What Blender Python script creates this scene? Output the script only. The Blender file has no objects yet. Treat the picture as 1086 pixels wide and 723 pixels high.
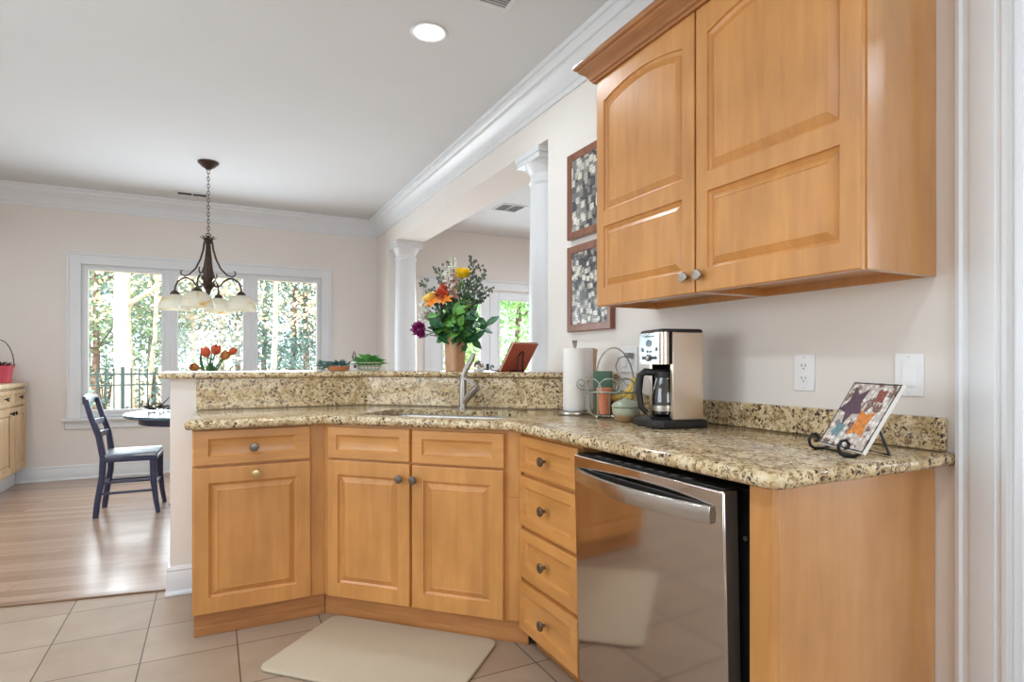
import bpy, bmesh, math, random
from mathutils import Vector, Matrix
PI = math.pi
S2 = math.sqrt(0.5)
C = bpy.context.scene.collection
sc = bpy.context.scene

# ------------------------------------------------------------------ camera, world, lights, exposure
CAM_H, FPX, V0, YAW = 1.155, 627.17, 383.7, math.radians(26.822)
cam_d = bpy.data.cameras.new('camera')
cam_d.sensor_width = 36.0
cam_d.sensor_fit = 'HORIZONTAL'
cam_d.lens = 36.0 * FPX / 1086
cam_d.shift_y = (V0 - 361.5) / 1086
cam_d.clip_start = 0.05
cam_d.clip_end = 400
cam = bpy.data.objects.new('camera', cam_d)
cam.location = (0, 0, CAM_H)
cam.rotation_euler = (PI/2, 0, -YAW)
C.objects.link(cam)
sc.camera = cam

world = bpy.data.worlds.new('sky')
sc.world = world
world.use_nodes = True
wn = world.node_tree.nodes
wn['Background'].inputs[0].default_value = (0.86, 0.95, 1.0, 1)
wn['Background'].inputs[1].default_value = 2.7

def add_light(name, kind, loc, energy, color=(1, 1, 1), size=0.2, size_y=None, rot=(0, 0, 0), spread=None):
    d = bpy.data.lights.new(name, kind)
    d.energy = energy
    d.color = color
    if kind == 'AREA':
        d.shape = 'DISK' if size_y is None else 'RECTANGLE'
        d.size = size
        if size_y is not None:
            d.size_y = size_y
        if spread:
            d.spread = spread
    o = bpy.data.objects.new(name, d)
    o.location = loc
    o.rotation_euler = rot
    C.objects.link(o)
    return o

sun = add_light('sun', 'SUN', (0, -20, 30), 9.5, (1.0, 0.95, 0.86), rot=(math.radians(44), 0, math.radians(-28)))
sun.data.angle = math.radians(1.0)
CAN_COL = (0.82, 0.92, 1.0)
CANS = [(0.985, 2.888, 8), (0.985, 0.35, 1.5), (-0.75, 2.0, 15), (-0.60, 0.22, 13), (0.985, -1.4, 5), (-0.75, -1.4, 6), (-1.65, 3.6, 6), (-1.65, 5.2, 11)]  # the dining-side entries at the end are added out of view to brighten the nook
GREAT_FILL_CANS = [(3.4, 3.4, 38), (4.6, 5.2, 50)]  # unseen ceiling lamps added to brighten the great room
HALL_CANS = [(3.4, -0.6, 9)]
# daylight lamps at the openings; the rear and side ones are added fill
add_light('rear_fill_light', 'AREA', (-0.1, -2.57, 1.5), 30.0, (0.80, 0.91, 1.0), 2.2, 1.3, rot=(PI/2, 0, 0))  # added fill lamp behind the camera, set inside an unseen window
add_light('dining_window_daylight', 'AREA', (-0.02, 7.10, 1.36), 56.0, (0.78, 0.90, 1.0), 2.1, 1.35, rot=(-PI/2, 0, 0), spread=math.radians(150))
add_light('side_fill_light', 'AREA', (-2.17, 2.1, 1.5), 22.0, (0.84, 0.93, 1.0), 2.0, 1.2, rot=(PI/2, 0, -PI/2))  # added fill lamp on the unseen left wall, brightens the right wall
add_light('hall_window_daylight', 'AREA', (5.4, -1.2, 1.35), 80.0, (0.84, 0.93, 1.0), 2.6, 2.3, rot=(PI/2, 0, PI/2))
add_light('garden_door_daylight', 'AREA', (3.3, 7.08, 1.2), 38.0, (0.74, 0.89, 1.0), 1.4, 1.8, rot=(-PI/2, 0, 0), spread=math.radians(150))

vs = sc.view_settings
vs.view_transform = 'Standard'
vs.look = 'None'
vs.exposure = 0.0
vs.gamma = 1.0
vs.use_curve_mapping = False
cy = sc.cycles
cy.use_denoising = True
cy.max_bounces = 8
cy.diffuse_bounces = 5
cy.glossy_bounces = 4
cy.transparent_max_bounces = 12
cy.transmission_bounces = 6
cy.caustics_reflective = False
cy.caustics_refractive = False
cy.sample_clamp_indirect = 6.0

# ------------------------------------------------------------------ materials
def srgb(r, g, b):
    def f(c):
        c /= 255.0
        return c/12.92 if c <= 0.04045 else ((c + 0.055)/1.055)**2.4
    return (f(r), f(g), f(b), 1.0)

class NT:
    def __init__(self, name):
        self.m = bpy.data.materials.new(name)
        self.m.use_nodes = True
        self.t = self.m.node_tree
        self.b = self.t.nodes['Principled BSDF']
        self.out = self.t.nodes['Material Output']
    def n(self, kind, **kw):
        nd = self.t.nodes.new(kind)
        for k, v in kw.items():
            if k.startswith('i_'):
                nd.inputs[k[2:].replace('_', ' ')].default_value = v
            else:
                setattr(nd, k, v)
        return nd
    def l(self, a, b):
        self.t.links.new(a, b)
    def pos(self, obj=True, scale=(1, 1, 1), rot=(0, 0, 0)):
        mp = self.n('ShaderNodeMapping')
        mp.inputs['Scale'].default_value = scale
        mp.inputs['Rotation'].default_value = rot
        if obj:
            self.l(self.n('ShaderNodeTexCoord').outputs['Object'], mp.inputs[0])
        else:
            self.l(self.n('ShaderNodeNewGeometry').outputs['Position'], mp.inputs[0])
        return mp.outputs[0]
    def noise(self, vec, scale, detail=3, rough=0.5, dist=0.0):
        nd = self.n('ShaderNodeTexNoise')
        nd.inputs['Scale'].default_value = scale
        nd.inputs['Detail'].default_value = detail
        nd.inputs['Roughness'].default_value = rough
        nd.inputs['Distortion'].default_value = dist
        self.l(vec, nd.inputs['Vector'])
        return nd.outputs['Fac']
    def ramp(self, fac, stops, const=False):
        r = self.n('ShaderNodeValToRGB')
        el = r.color_ramp.elements
        while len(el) < len(stops):
            el.new(0.5)
        for e, (p, c) in zip(el, stops):
            e.position = p
            e.color = c if len(c) == 4 else (*c, 1)
        if const:
            r.color_ramp.interpolation = 'CONSTANT'
        self.l(fac, r.inputs[0])
        return r.outputs[0]
    def mix(self, fac, a, b, blend='MIX'):
        x = self.n('ShaderNodeMix', data_type='RGBA', blend_type=blend)
        for s, v in ((x.inputs[0], fac), (x.inputs[6], a), (x.inputs[7], b)):
            if isinstance(v, (int, float)):
                s.default_value = v
            elif isinstance(v, tuple):
                s.default_value = v
            else:
                self.l(v, s)
        return x.outputs[2]
    def bump(self, h, strength=0.2, dist=0.01):
        b = self.n('ShaderNodeBump')
        b.inputs['Strength'].default_value = strength
        b.inputs['Distance'].default_value = dist
        self.l(h, b.inputs['Height'])
        self.l(b.outputs[0], self.b.inputs['Normal'])
    def set(self, color=None, rough=None, metal=None, coat=None, spec=None):
        if color is not None:
            if isinstance(color, tuple):
                self.b.inputs['Base Color'].default_value = color
            else:
                self.l(color, self.b.inputs['Base Color'])
        if rough is not None:
            self.b.inputs['Roughness'].default_value = rough
        if metal is not None:
            self.b.inputs['Metallic'].default_value = metal
        if coat is not None:
            self.b.inputs['Coat Weight'].default_value = coat
            self.b.inputs['Coat Roughness'].default_value = 0.25
        if spec is not None:
            self.b.inputs['Specular IOR Level'].default_value = spec
        return self.m

def plain(name, col, rough=0.5, metal=0.0, var=0.06, scale=14, spec=None):
    t = NT(name)
    n = t.noise(t.pos(), scale, 3)
    lo = tuple(max(0, c*(1-var)) for c in col[:3]) + (1,)
    hi = tuple(min(1, c*(1+var)) for c in col[:3]) + (1,)
    return t.set(t.ramp(n, [(0.3, lo), (0.7, hi)]), rough, metal, spec=spec)

def wood(name, base, dark, rough=0.33, axis='z', coat=0.25, amount=1.0):
    t = NT(name)
    sc_ = {'z': (1, 1, 0.09), 'x': (0.09, 1, 1), 'y': (1, 0.09, 1)}[axis]
    v = t.pos(True, sc_)
    g = t.noise(v, 26, 5, 0.62, 0.6)
    c1 = t.ramp(g, [(0.32, dark), (0.62, base)])
    blot = t.noise(t.pos(True, tuple(0.5+0.5*s for s in sc_)), 5.0, 3, 0.55)
    c2 = t.ramp(blot, [(0.3, (0.82, 0.79, 0.74, 1)), (0.7, (1.08, 1.08, 1.08, 1))])
    col = t.mix(amount, c1, c2, 'MULTIPLY')
    return t.set(col, rough, 0, coat)

def granite(name):
    t = NT(name)
    p = t.pos(False)
    base = t.ramp(t.noise(p, 20, 5, 0.62, 0.6), [(0.30, srgb(172, 146, 106)), (0.45, srgb(206, 182, 140)), (0.60, srgb(230, 212, 176)), (0.74, srgb(198, 174, 136))])
    brown = t.noise(t.pos(False, (1.0, 1.0, 1.0), (0.3, 0.2, 0.5)), 62, 4, 0.68, 0.3)
    m1 = t.ramp(brown, [(0.53, (0, 0, 0, 1)), (0.595, (1, 1, 1, 1))])
    c = t.mix(m1, base, srgb(150, 118, 80))
    def flecks(scale, lo, hi, cs, c0, c1, amp):
        v = t.n('ShaderNodeTexVoronoi')
        v.inputs['Scale'].default_value = scale
        dis = t.n('ShaderNodeVectorMath', operation='ADD')
        nz = t.n('ShaderNodeTexNoise')
        nz.inputs['Scale'].default_value = scale*1.1
        nz.inputs['Detail'].default_value = 3
        sca = t.n('ShaderNodeVectorMath', operation='SCALE')
        sca.inputs['Scale'].default_value = amp
        t.l(p, nz.inputs['Vector'])
        t.l(nz.outputs['Color'], sca.inputs[0])
        t.l(p, dis.inputs[0])
        t.l(sca.outputs[0], dis.inputs[1])
        t.l(dis.outputs[0], v.inputs['Vector'])
        spot = t.ramp(v.outputs['Distance'], [(lo, (1, 1, 1, 1)), (hi, (0, 0, 0, 1))])
        clus = t.ramp(t.noise(p, cs, 4, 0.65), [(c0, (0, 0, 0, 1)), (c1, (1, 1, 1, 1))])
        return t.mix(1.0, spot, clus, 'MULTIPLY')
    c = t.mix(flecks(64, 0.30, 0.42, 19, 0.47, 0.55, 0.022), c, srgb(62, 47, 36))
    c = t.mix(flecks(150, 0.30, 0.44, 33, 0.46, 0.56, 0.010), c, srgb(96, 76, 58))
    grey = t.ramp(t.noise(t.pos(False, (1, 1, 1), (0.7, 0.1, 0.9)), 75, 3, 0.6), [(0.62, (0, 0, 0, 1)), (0.68, (1, 1, 1, 1))])
    c = t.mix(grey, c, srgb(122, 106, 92))
    return t.set(c, 0.10, 0, spec=0.5)

M = {}
M['wall'] = plain('warm_beige_paint', srgb(231, 225, 219), 0.75, 0, 0.012, 3)
M['ceiling'] = plain('white_ceiling_paint', srgb(214, 215, 217), 0.85, 0, 0.01, 3)
M['trim'] = plain('white_gloss_trim', srgb(226, 228, 231), 0.35, 0, 0.01, 6)
M['door_white'] = plain('white_door_paint', srgb(232, 235, 240), 0.3, 0, 0.01, 6)
M['maple'] = wood('honey_maple', srgb(210, 151, 86), srgb(199, 138, 76), 0.34)
M['maple_h'] = wood('honey_maple_horizontal', srgb(210, 151, 86), srgb(199, 138, 76), 0.34, 'x')
M['maple_side'] = wood('honey_maple_panel', srgb(206, 148, 86), srgb(196, 136, 76), 0.22, 'z', 1.0)
M['maple_base'] = wood('maple_base_strip', srgb(196, 138, 84), srgb(170, 112, 64), 0.4, 'x')
M['wood_crown'] = wood('brown_cabinet_crown', srgb(176, 118, 70), srgb(140, 90, 52), 0.35, 'y')
M['sideboard'] = wood('pale_maple_sideboard', srgb(206, 172, 128), srgb(186, 150, 106), 0.4)
M['sideboard_top'] = wood('pale_sideboard_top', srgb(214, 188, 150), srgb(198, 170, 130), 0.35, 'y')
M['granite'] = granite('speckled_granite')
M['brushed'] = plain('satin_faucet_metal', srgb(172, 166, 158), 0.38, 1.0, 0.05, 60)
M['knob'] = plain('dark_pewter', srgb(120, 112, 104), 0.3, 0.9, 0.1, 60)
M['nickel'] = plain('brushed_nickel', srgb(176, 168, 158), 0.33, 1.0, 0.05, 60)
M['brass'] = plain('worn_brass', srgb(196, 170, 124), 0.3, 0.9, 0.1, 60)
M['black'] = plain('matte_black', srgb(28, 27, 27), 0.45, 0, 0.1)
M['iron'] = plain('black_wrought_iron', srgb(38, 40, 42), 0.4, 0.6, 0.15, 40)
M['grey_wire'] = plain('grey_wire', srgb(158, 162, 152), 0.35, 0.8, 0.1, 40)
M['bronze'] = plain('dark_bronze', srgb(78, 62, 54), 0.35, 0.7, 0.2, 30)
M['navy'] = plain('navy_paint', srgb(52, 54, 82), 0.3, 0, 0.1, 12)
M['plate'] = plain('white_plastic', srgb(238, 238, 240), 0.3, 0, 0.01)
M['slot'] = plain('dark_slot', srgb(60, 56, 54), 0.6)
M['white_cer'] = plain('white_ceramic', srgb(236, 234, 230), 0.2, 0, 0.02)
M['paper'] = plain('paper_towel', srgb(240, 236, 232), 0.9, 0, 0.02, 30)
M['mat'] = plain('grey_beige_mat', srgb(188, 174, 152), 0.85, 0, 0.05, 220)
M['mat_edge'] = plain('grey_mat_edge', srgb(160, 152, 140), 0.8)
M['stem'] = plain('green_stem', srgb(92, 120, 62), 0.5, 0, 0.2)
M['leaf'] = plain('bright_green_leaf', srgb(92, 150, 62), 0.45, 0, 0.3, 25)
M['leaf_dark'] = plain('deep_green_leaf', srgb(52, 104, 62), 0.45, 0, 0.3, 25)
M['thistle'] = plain('grey_green_sprig', srgb(92, 106, 92), 0.6, 0, 0.25, 40)
M['yellow'] = plain('yellow_petal', srgb(246, 206, 40), 0.5, 0, 0.12, 30)
M['pale_yellow'] = plain('pale_yellow_petal', srgb(246, 222, 132), 0.5, 0, 0.1, 30)
M['orange'] = plain('orange_petal', srgb(232, 138, 48), 0.5, 0, 0.15, 30)
M['coral'] = plain('coral_petal', srgb(206, 92, 62), 0.5, 0, 0.15, 30)
M['white_petal'] = plain('white_petal', srgb(240, 238, 230), 0.5, 0, 0.05, 30)
M['pink'] = plain('pale_pink_petal', srgb(226, 190, 176), 0.5, 0, 0.08, 30)
M['purple'] = plain('magenta_petal', srgb(138, 34, 104), 0.5, 0, 0.2, 30)
M['vase'] = plain('tan_vase_glaze', srgb(196, 152, 118), 0.4, 0, 0.12, 9)
M['spoon'] = plain('grey_tan_glaze', srgb(168, 150, 124), 0.4, 0, 0.1)
M['terra'] = plain('terracotta', srgb(206, 134, 84), 0.6, 0, 0.1)
M['succulent'] = plain('blue_green_succulent', srgb(70, 120, 118), 0.5, 0, 0.3, 40)
M['lettuce'] = plain('light_green_leaf', srgb(96, 168, 88), 0.45, 0, 0.3, 40)
M['red_leather'] = plain('red_brown_cover', srgb(176, 84, 64), 0.5, 0, 0.1, 8)
M['pages'] = plain('cream_pages', srgb(216, 202, 178), 0.8)
M['pinkpot'] = plain('pink_pot', srgb(216, 84, 104), 0.4, 0, 0.06)
M['red'] = plain('red_ribbon', srgb(164, 34, 52), 0.5)
M['tulip'] = plain('orange_red_tulip', srgb(206, 92, 52), 0.5, 0, 0.2, 30)
M['tulip_b'] = plain('amber_tulip', srgb(190, 122, 56), 0.5, 0, 0.2, 30)
M['twig'] = plain('dark_twig', srgb(46, 36, 36), 0.7)
M['bag'] = plain('green_bag', srgb(66, 98, 78), 0.55, 0, 0.12, 20)
M['peach'] = plain('peach_ceramic', srgb(214, 134, 100), 0.4, 0, 0.08)
M['banana'] = plain('banana_peel', srgb(222, 186, 84), 0.5, 0, 0.1, 25)
M['garlic'] = plain('onion_skin', srgb(150, 128, 132), 0.5, 0, 0.12)
M['avocado'] = plain('dark_brown_peel', srgb(86, 64, 50), 0.5, 0, 0.2, 60)
M['board_wood'] = wood('tan_board', srgb(200, 164, 126), srgb(176, 136, 98), 0.5)
M['board_grey'] = plain('grey_board', srgb(182, 180, 184), 0.5)
M['jar_green'] = plain('sage_glaze', srgb(166, 172, 150), 0.3, 0, 0.06)
M['vent_white'] = plain('vent_white', srgb(216, 216, 216), 0.5)
M['vent_dark'] = plain('vent_dark', srgb(150, 150, 152), 0.7)
M['coffee_blue'] = plain('silver_control_panel', srgb(196, 214, 222), 0.25, 0.6, 0.03)
M['picture_frame'] = wood('red_brown_frame', srgb(146, 92, 66), srgb(116, 70, 50), 0.35, 'z')
M['dark_blue'] = plain('dark_display', srgb(60, 78, 96), 0.2)

def jar_mat():
    t = NT('sage_to_brown_glaze')
    sx = t.n('ShaderNodeSeparateXYZ')
    t.l(t.n('ShaderNodeTexCoord').outputs['Object'], sx.inputs[0])
    a = t.n('ShaderNodeMath', operation='MULTIPLY_ADD')
    nz = t.noise(t.pos(), 60, 3)
    t.l(nz, a.inputs[0])
    a.inputs[1].default_value = 0.012
    t.l(sx.outputs['Z'], a.inputs[2])
    return t.set(t.ramp(a.outputs[0], [(0.028, srgb(150, 118, 84)), (0.042, srgb(168, 174, 152))]), 0.3)
M['jar'] = jar_mat()

def steel(name, col, rough, axis=(1, 1, 60), k=.15):
    t = NT(name)
    n = t.noise(t.pos(True, axis), 8, 2)
    r = t.n('ShaderNodeMapRange')
    r.inputs['To Min'].default_value = rough*(1 - k)
    r.inputs['To Max'].default_value = rough*(1 + k)
    t.l(n, r.inputs[0])
    t.l(r.outputs[0], t.b.inputs['Roughness'])
    t.set(col, None, 1.0)
    return t.m
M['dw'] = steel('dark_stainless', srgb(200, 192, 186), 0.085)
M['dw_handle'] = steel('dark_stainless_handle', srgb(186, 182, 178), 0.2)
M['steel'] = steel('stainless', srgb(226, 208, 190), 0.28, (1, 1, 30), .04)
M['sink'] = steel('sink_stainless', srgb(150, 148, 144), 0.25)
M['dw_dark'] = plain('dark_door_edge', srgb(84, 76, 70), 0.4, 0.5)

def glass_mat(name, tint=(1, 1, 1, 1), gloss=0.06):
    t = NT(name)
    t.t.nodes.remove(t.b)
    tr = t.n('ShaderNodeBsdfTransparent')
    tr.inputs[0].default_value = tint
    gl = t.n('ShaderNodeBsdfGlossy')
    gl.inputs['Roughness'].default_value = 0.02
    mx = t.n('ShaderNodeMixShader')
    mx.inputs[0].default_value = gloss
    t.l(tr.outputs[0], mx.inputs[1])
    t.l(gl.outputs[0], mx.inputs[2])
    t.l(mx.outputs[0], t.out.inputs[0])
    return t.m
M['glass'] = glass_mat('window_glass', (0.97, 0.99, 1.0, 1), 0.03)
M['carafe'] = glass_mat('carafe_glass', (0.72, 0.70, 0.68, 1), 0.14)
M['bowl_glass'] = glass_mat('basket_glass', (0.86, 0.93, 0.88, 1), 0.15)

def emit_mat(name, col, s):
    t = NT(name)
    t.b.inputs['Emission Color'].default_value = col
    t.b.inputs['Emission Strength'].default_value = s
    return t.set(col, 0.4)
M['lamp_lens'] = emit_mat('lit_lamp_lens', (1, 0.97, 0.93, 1), 6.0)

def shade_mat():
    t = NT('marbled_shade_glass')
    n = t.noise(t.pos(True, (1, 1, 1.6), (0.4, 0.3, 0.2)), 6.5, 4, 0.55, 1.2)
    c = t.ramp(n, [(0.40, srgb(240, 238, 228)), (0.58, srgb(238, 232, 212)), (0.66, srgb(230, 184, 92)), (0.72, srgb(206, 140, 52))])
    t.set(c, 0.25)
    t.b.inputs['Subsurface Weight'].default_value = 0.0
    tl = t.n('ShaderNodeBsdfTranslucent')
    t.l(c, tl.inputs[0])
    mx = t.n('ShaderNodeMixShader')
    mx.inputs[0].default_value = 0.45
    t.l(t.b.outputs[0], mx.inputs[1])
    t.l(tl.outputs[0], mx.inputs[2])
    t.l(mx.outputs[0], t.out.inputs[0])
    return t.m
M['shade'] = shade_mat()

def tile_mat():
    t = NT('beige_floor_tile')
    p = t.pos(False)
    mp = t.n('ShaderNodeMapping')
    mp.inputs['Location'].default_value = (0.250 - 0.0, -3.005, 0)
    t.l(p, mp.inputs[0])
    b = t.n('ShaderNodeTexBrick')
    b.offset = 0.0
    b.squash = 1.0
    b.inputs['Color1'].default_value = srgb(168, 148, 129)
    b.inputs['Color2'].default_value = srgb(160, 139, 119)
    b.inputs['Mortar'].default_value = srgb(92, 74, 62)
    b.inputs['Scale'].default_value = 1.0
    b.inputs['Mortar Size'].default_value = 0.0028
    b.inputs['Mortar Smooth'].default_value = 0.1
    b.inputs['Brick Width'].default_value = 0.3395
    b.inputs['Row Height'].default_value = 0.3395
    t.l(mp.outputs[0], b.inputs['Vector'])
    n = t.ramp(t.noise(p, 5, 5, 0.6), [(0.3, (0.88, 0.86, 0.84, 1)), (0.7, (1.05, 1.05, 1.05, 1))])
    col = t.mix(0.9, b.outputs['Color'], n, 'MULTIPLY')
    t.bump(b.outputs['Fac'], 0.25, -0.004)
    return t.set(col, 0.5, spec=0.35)
M['tile'] = tile_mat()

def plank_mat():
    t = NT('oak_planks')
    p = t.pos(False, (1, 1, 1), (0, 0, math.radians(9.0)))
    b = t.n('ShaderNodeTexBrick')
    b.offset = 0.37
    b.inputs['Color1'].default_value = srgb(178, 150, 130)
    b.inputs['Color2'].default_value = srgb(154, 125, 104)
    b.inputs['Mortar'].default_value = srgb(140, 112, 90)
    b.inputs['Scale'].default_value = 1.0
    b.inputs['Mortar Size'].default_value = 0.0012
    b.inputs['Bias'].default_value = -0.2
    b.inputs['Brick Width'].default_value = 1.1
    b.inputs['Row Height'].default_value = 0.082
    t.l(p, b.inputs['Vector'])
    g = t.noise(t.pos(False, (1.2, 22, 1), (0, 0, math.radians(9.0))), 3.0, 5, 0.65)
    n = t.ramp(g, [(0.3, (0.80, 0.76, 0.72, 1)), (0.65, (1.04, 1.04, 1.04, 1))])
    col = t.mix(0.75, b.outputs['Color'], n, 'MULTIPLY')
    t.bump(t.mix(0.4, b.outputs['Fac'], g), 0.10, -0.004)
    return t.set(col, 0.24)
M['plank'] = plank_mat()

def rush_mat():
    t = NT('blue_grey_rush')
    w = t.n('ShaderNodeTexWave', bands_direction='Y')
    w.inputs['Scale'].default_value = 26
    w.inputs['Distortion'].default_value = 1.5
    t.l(t.pos(), w.inputs['Vector'])
    t.bump(w.outputs['Fac'], 0.4, 0.004)
    return t.set(t.ramp(w.outputs['Fac'], [(0.2, srgb(108, 116, 134)), (0.8, srgb(166, 172, 180))]), 0.4)
M['rush'] = rush_mat()

def table_mat():
    t = NT('painted_table_top')
    return t.set(t.ramp(t.noise(t.pos(), 4, 3), [(0.3, srgb(70, 92, 104)), (0.7, srgb(84, 106, 116))]), 0.12)
M['table'] = table_mat()

def art_mat(name, seed, sc_, sky):
    """a plain black and white jumble of small facades with dark windows"""
    t = NT(name)
    mp = t.n('ShaderNodeMapping')
    mp.inputs['Rotation'].default_value = (0, PI/2, PI/2)
    mp.inputs['Location'].default_value = (seed, seed*.7, 0)
    t.l(t.n('ShaderNodeTexCoord').outputs['Object'], mp.inputs[0])
    dv = t.n('ShaderNodeCombineXYZ')
    sx = t.n('ShaderNodeSeparateXYZ')
    t.l(t.n('ShaderNodeTexCoord').outputs['Object'], sx.inputs[0])
    t.l(sx.outputs['Y'], dv.inputs[0])
    t.l(sx.outputs['Z'], dv.inputs[1])
    v = t.n('ShaderNodeTexVoronoi')
    v.distance = 'CHEBYCHEV'
    v.inputs['Scale'].default_value = sc_
    t.l(dv.outputs[0], v.inputs['Vector'])
    s2 = t.n('ShaderNodeSeparateXYZ')
    t.l(v.outputs['Color'], s2.inputs[0])
    wall_ = t.ramp(s2.outputs['X'], [(0, srgb(232, 226, 212)), (.30, srgb(196, 188, 174)), (.48, srgb(128, 126, 124)), (.62, srgb(238, 232, 220)), (.80, srgb(84, 86, 92))], True)
    b = t.n('ShaderNodeTexBrick')
    b.inputs['Scale'].default_value = 1.0
    b.inputs['Brick Width'].default_value = .011
    b.inputs['Row Height'].default_value = .014
    b.inputs['Mortar Size'].default_value = .0032
    b.inputs['Color1'].default_value = (.12, .12, .13, 1)
    b.inputs['Color2'].default_value = (.9, .9, .9, 1)
    b.inputs['Mortar'].default_value = (1, 1, 1, 1)
    t.l(dv.outputs[0], b.inputs['Vector'])
    c = t.mix(.75, wall_, b.outputs['Color'], 'MULTIPLY')
    e = t.ramp(v.outputs['Distance'], [(0.36, (1, 1, 1, 1)), (0.48, (0.22, 0.22, 0.24, 1))])
    c = t.mix(.85, c, e, 'MULTIPLY')
    tone = t.ramp(t.noise(t.pos(), 9, 3), [(.35, (.55, .58, .62, 1)), (.6, (1, 1, 1, 1))])
    return t.set(t.mix(.7, c, tone, 'MULTIPLY'), 0.3)
M['art_a'] = art_mat('grey_townscape_print', 3.1, 24, 0)
M['art_b'] = art_mat('grey_village_print', 8.7, 34, 0)

def litter_mat():
    t = NT('leaf_litter')
    n = t.noise(t.pos(False), 3, 6, 0.7)
    return t.set(t.ramp(n, [(0.3, srgb(150, 120, 92)), (0.5, srgb(204, 178, 146)), (0.7, srgb(226, 206, 178))]), 0.9)
M['litter'] = litter_mat()
def leafm(name, a, b):
    t = NT(name)
    n = t.noise(t.pos(False), 2.5, 3, 0.7)
    c = t.ramp(n, [(0.3, a), (0.7, b)])
    t.set(c, 0.6)
    tl = t.n('ShaderNodeBsdfTranslucent')
    t.l(c, tl.inputs[0])
    mx = t.n('ShaderNodeMixShader')
    mx.inputs[0].default_value = 0.35
    t.l(t.b.outputs[0], mx.inputs[1])
    t.l(tl.outputs[0], mx.inputs[2])
    t.l(mx.outputs[0], t.out.inputs[0])
    return t.m
M['tree_green'] = leafm('tree_leaf_green', srgb(96, 132, 106), srgb(170, 190, 160))
M['tree_teal'] = leafm('tree_leaf_teal', srgb(58, 96, 98), srgb(140, 170, 166))
M['tree_cream'] = leafm('tree_leaf_autumn', srgb(226, 204, 170), srgb(248, 240, 222))
M['tree_lime'] = leafm('tree_leaf_lime', srgb(120, 180, 104), srgb(190, 226, 160))
M['bark'] = plain('pale_bark', srgb(214, 202, 186), 0.9, 0, 0.3, 12)
M['bark_dark'] = plain('dark_bark', srgb(110, 92, 80), 0.9, 0, 0.3, 12)
M['fence'] = plain('grey_green_fence', srgb(52, 74, 76), 0.5, 0.3)

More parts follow.
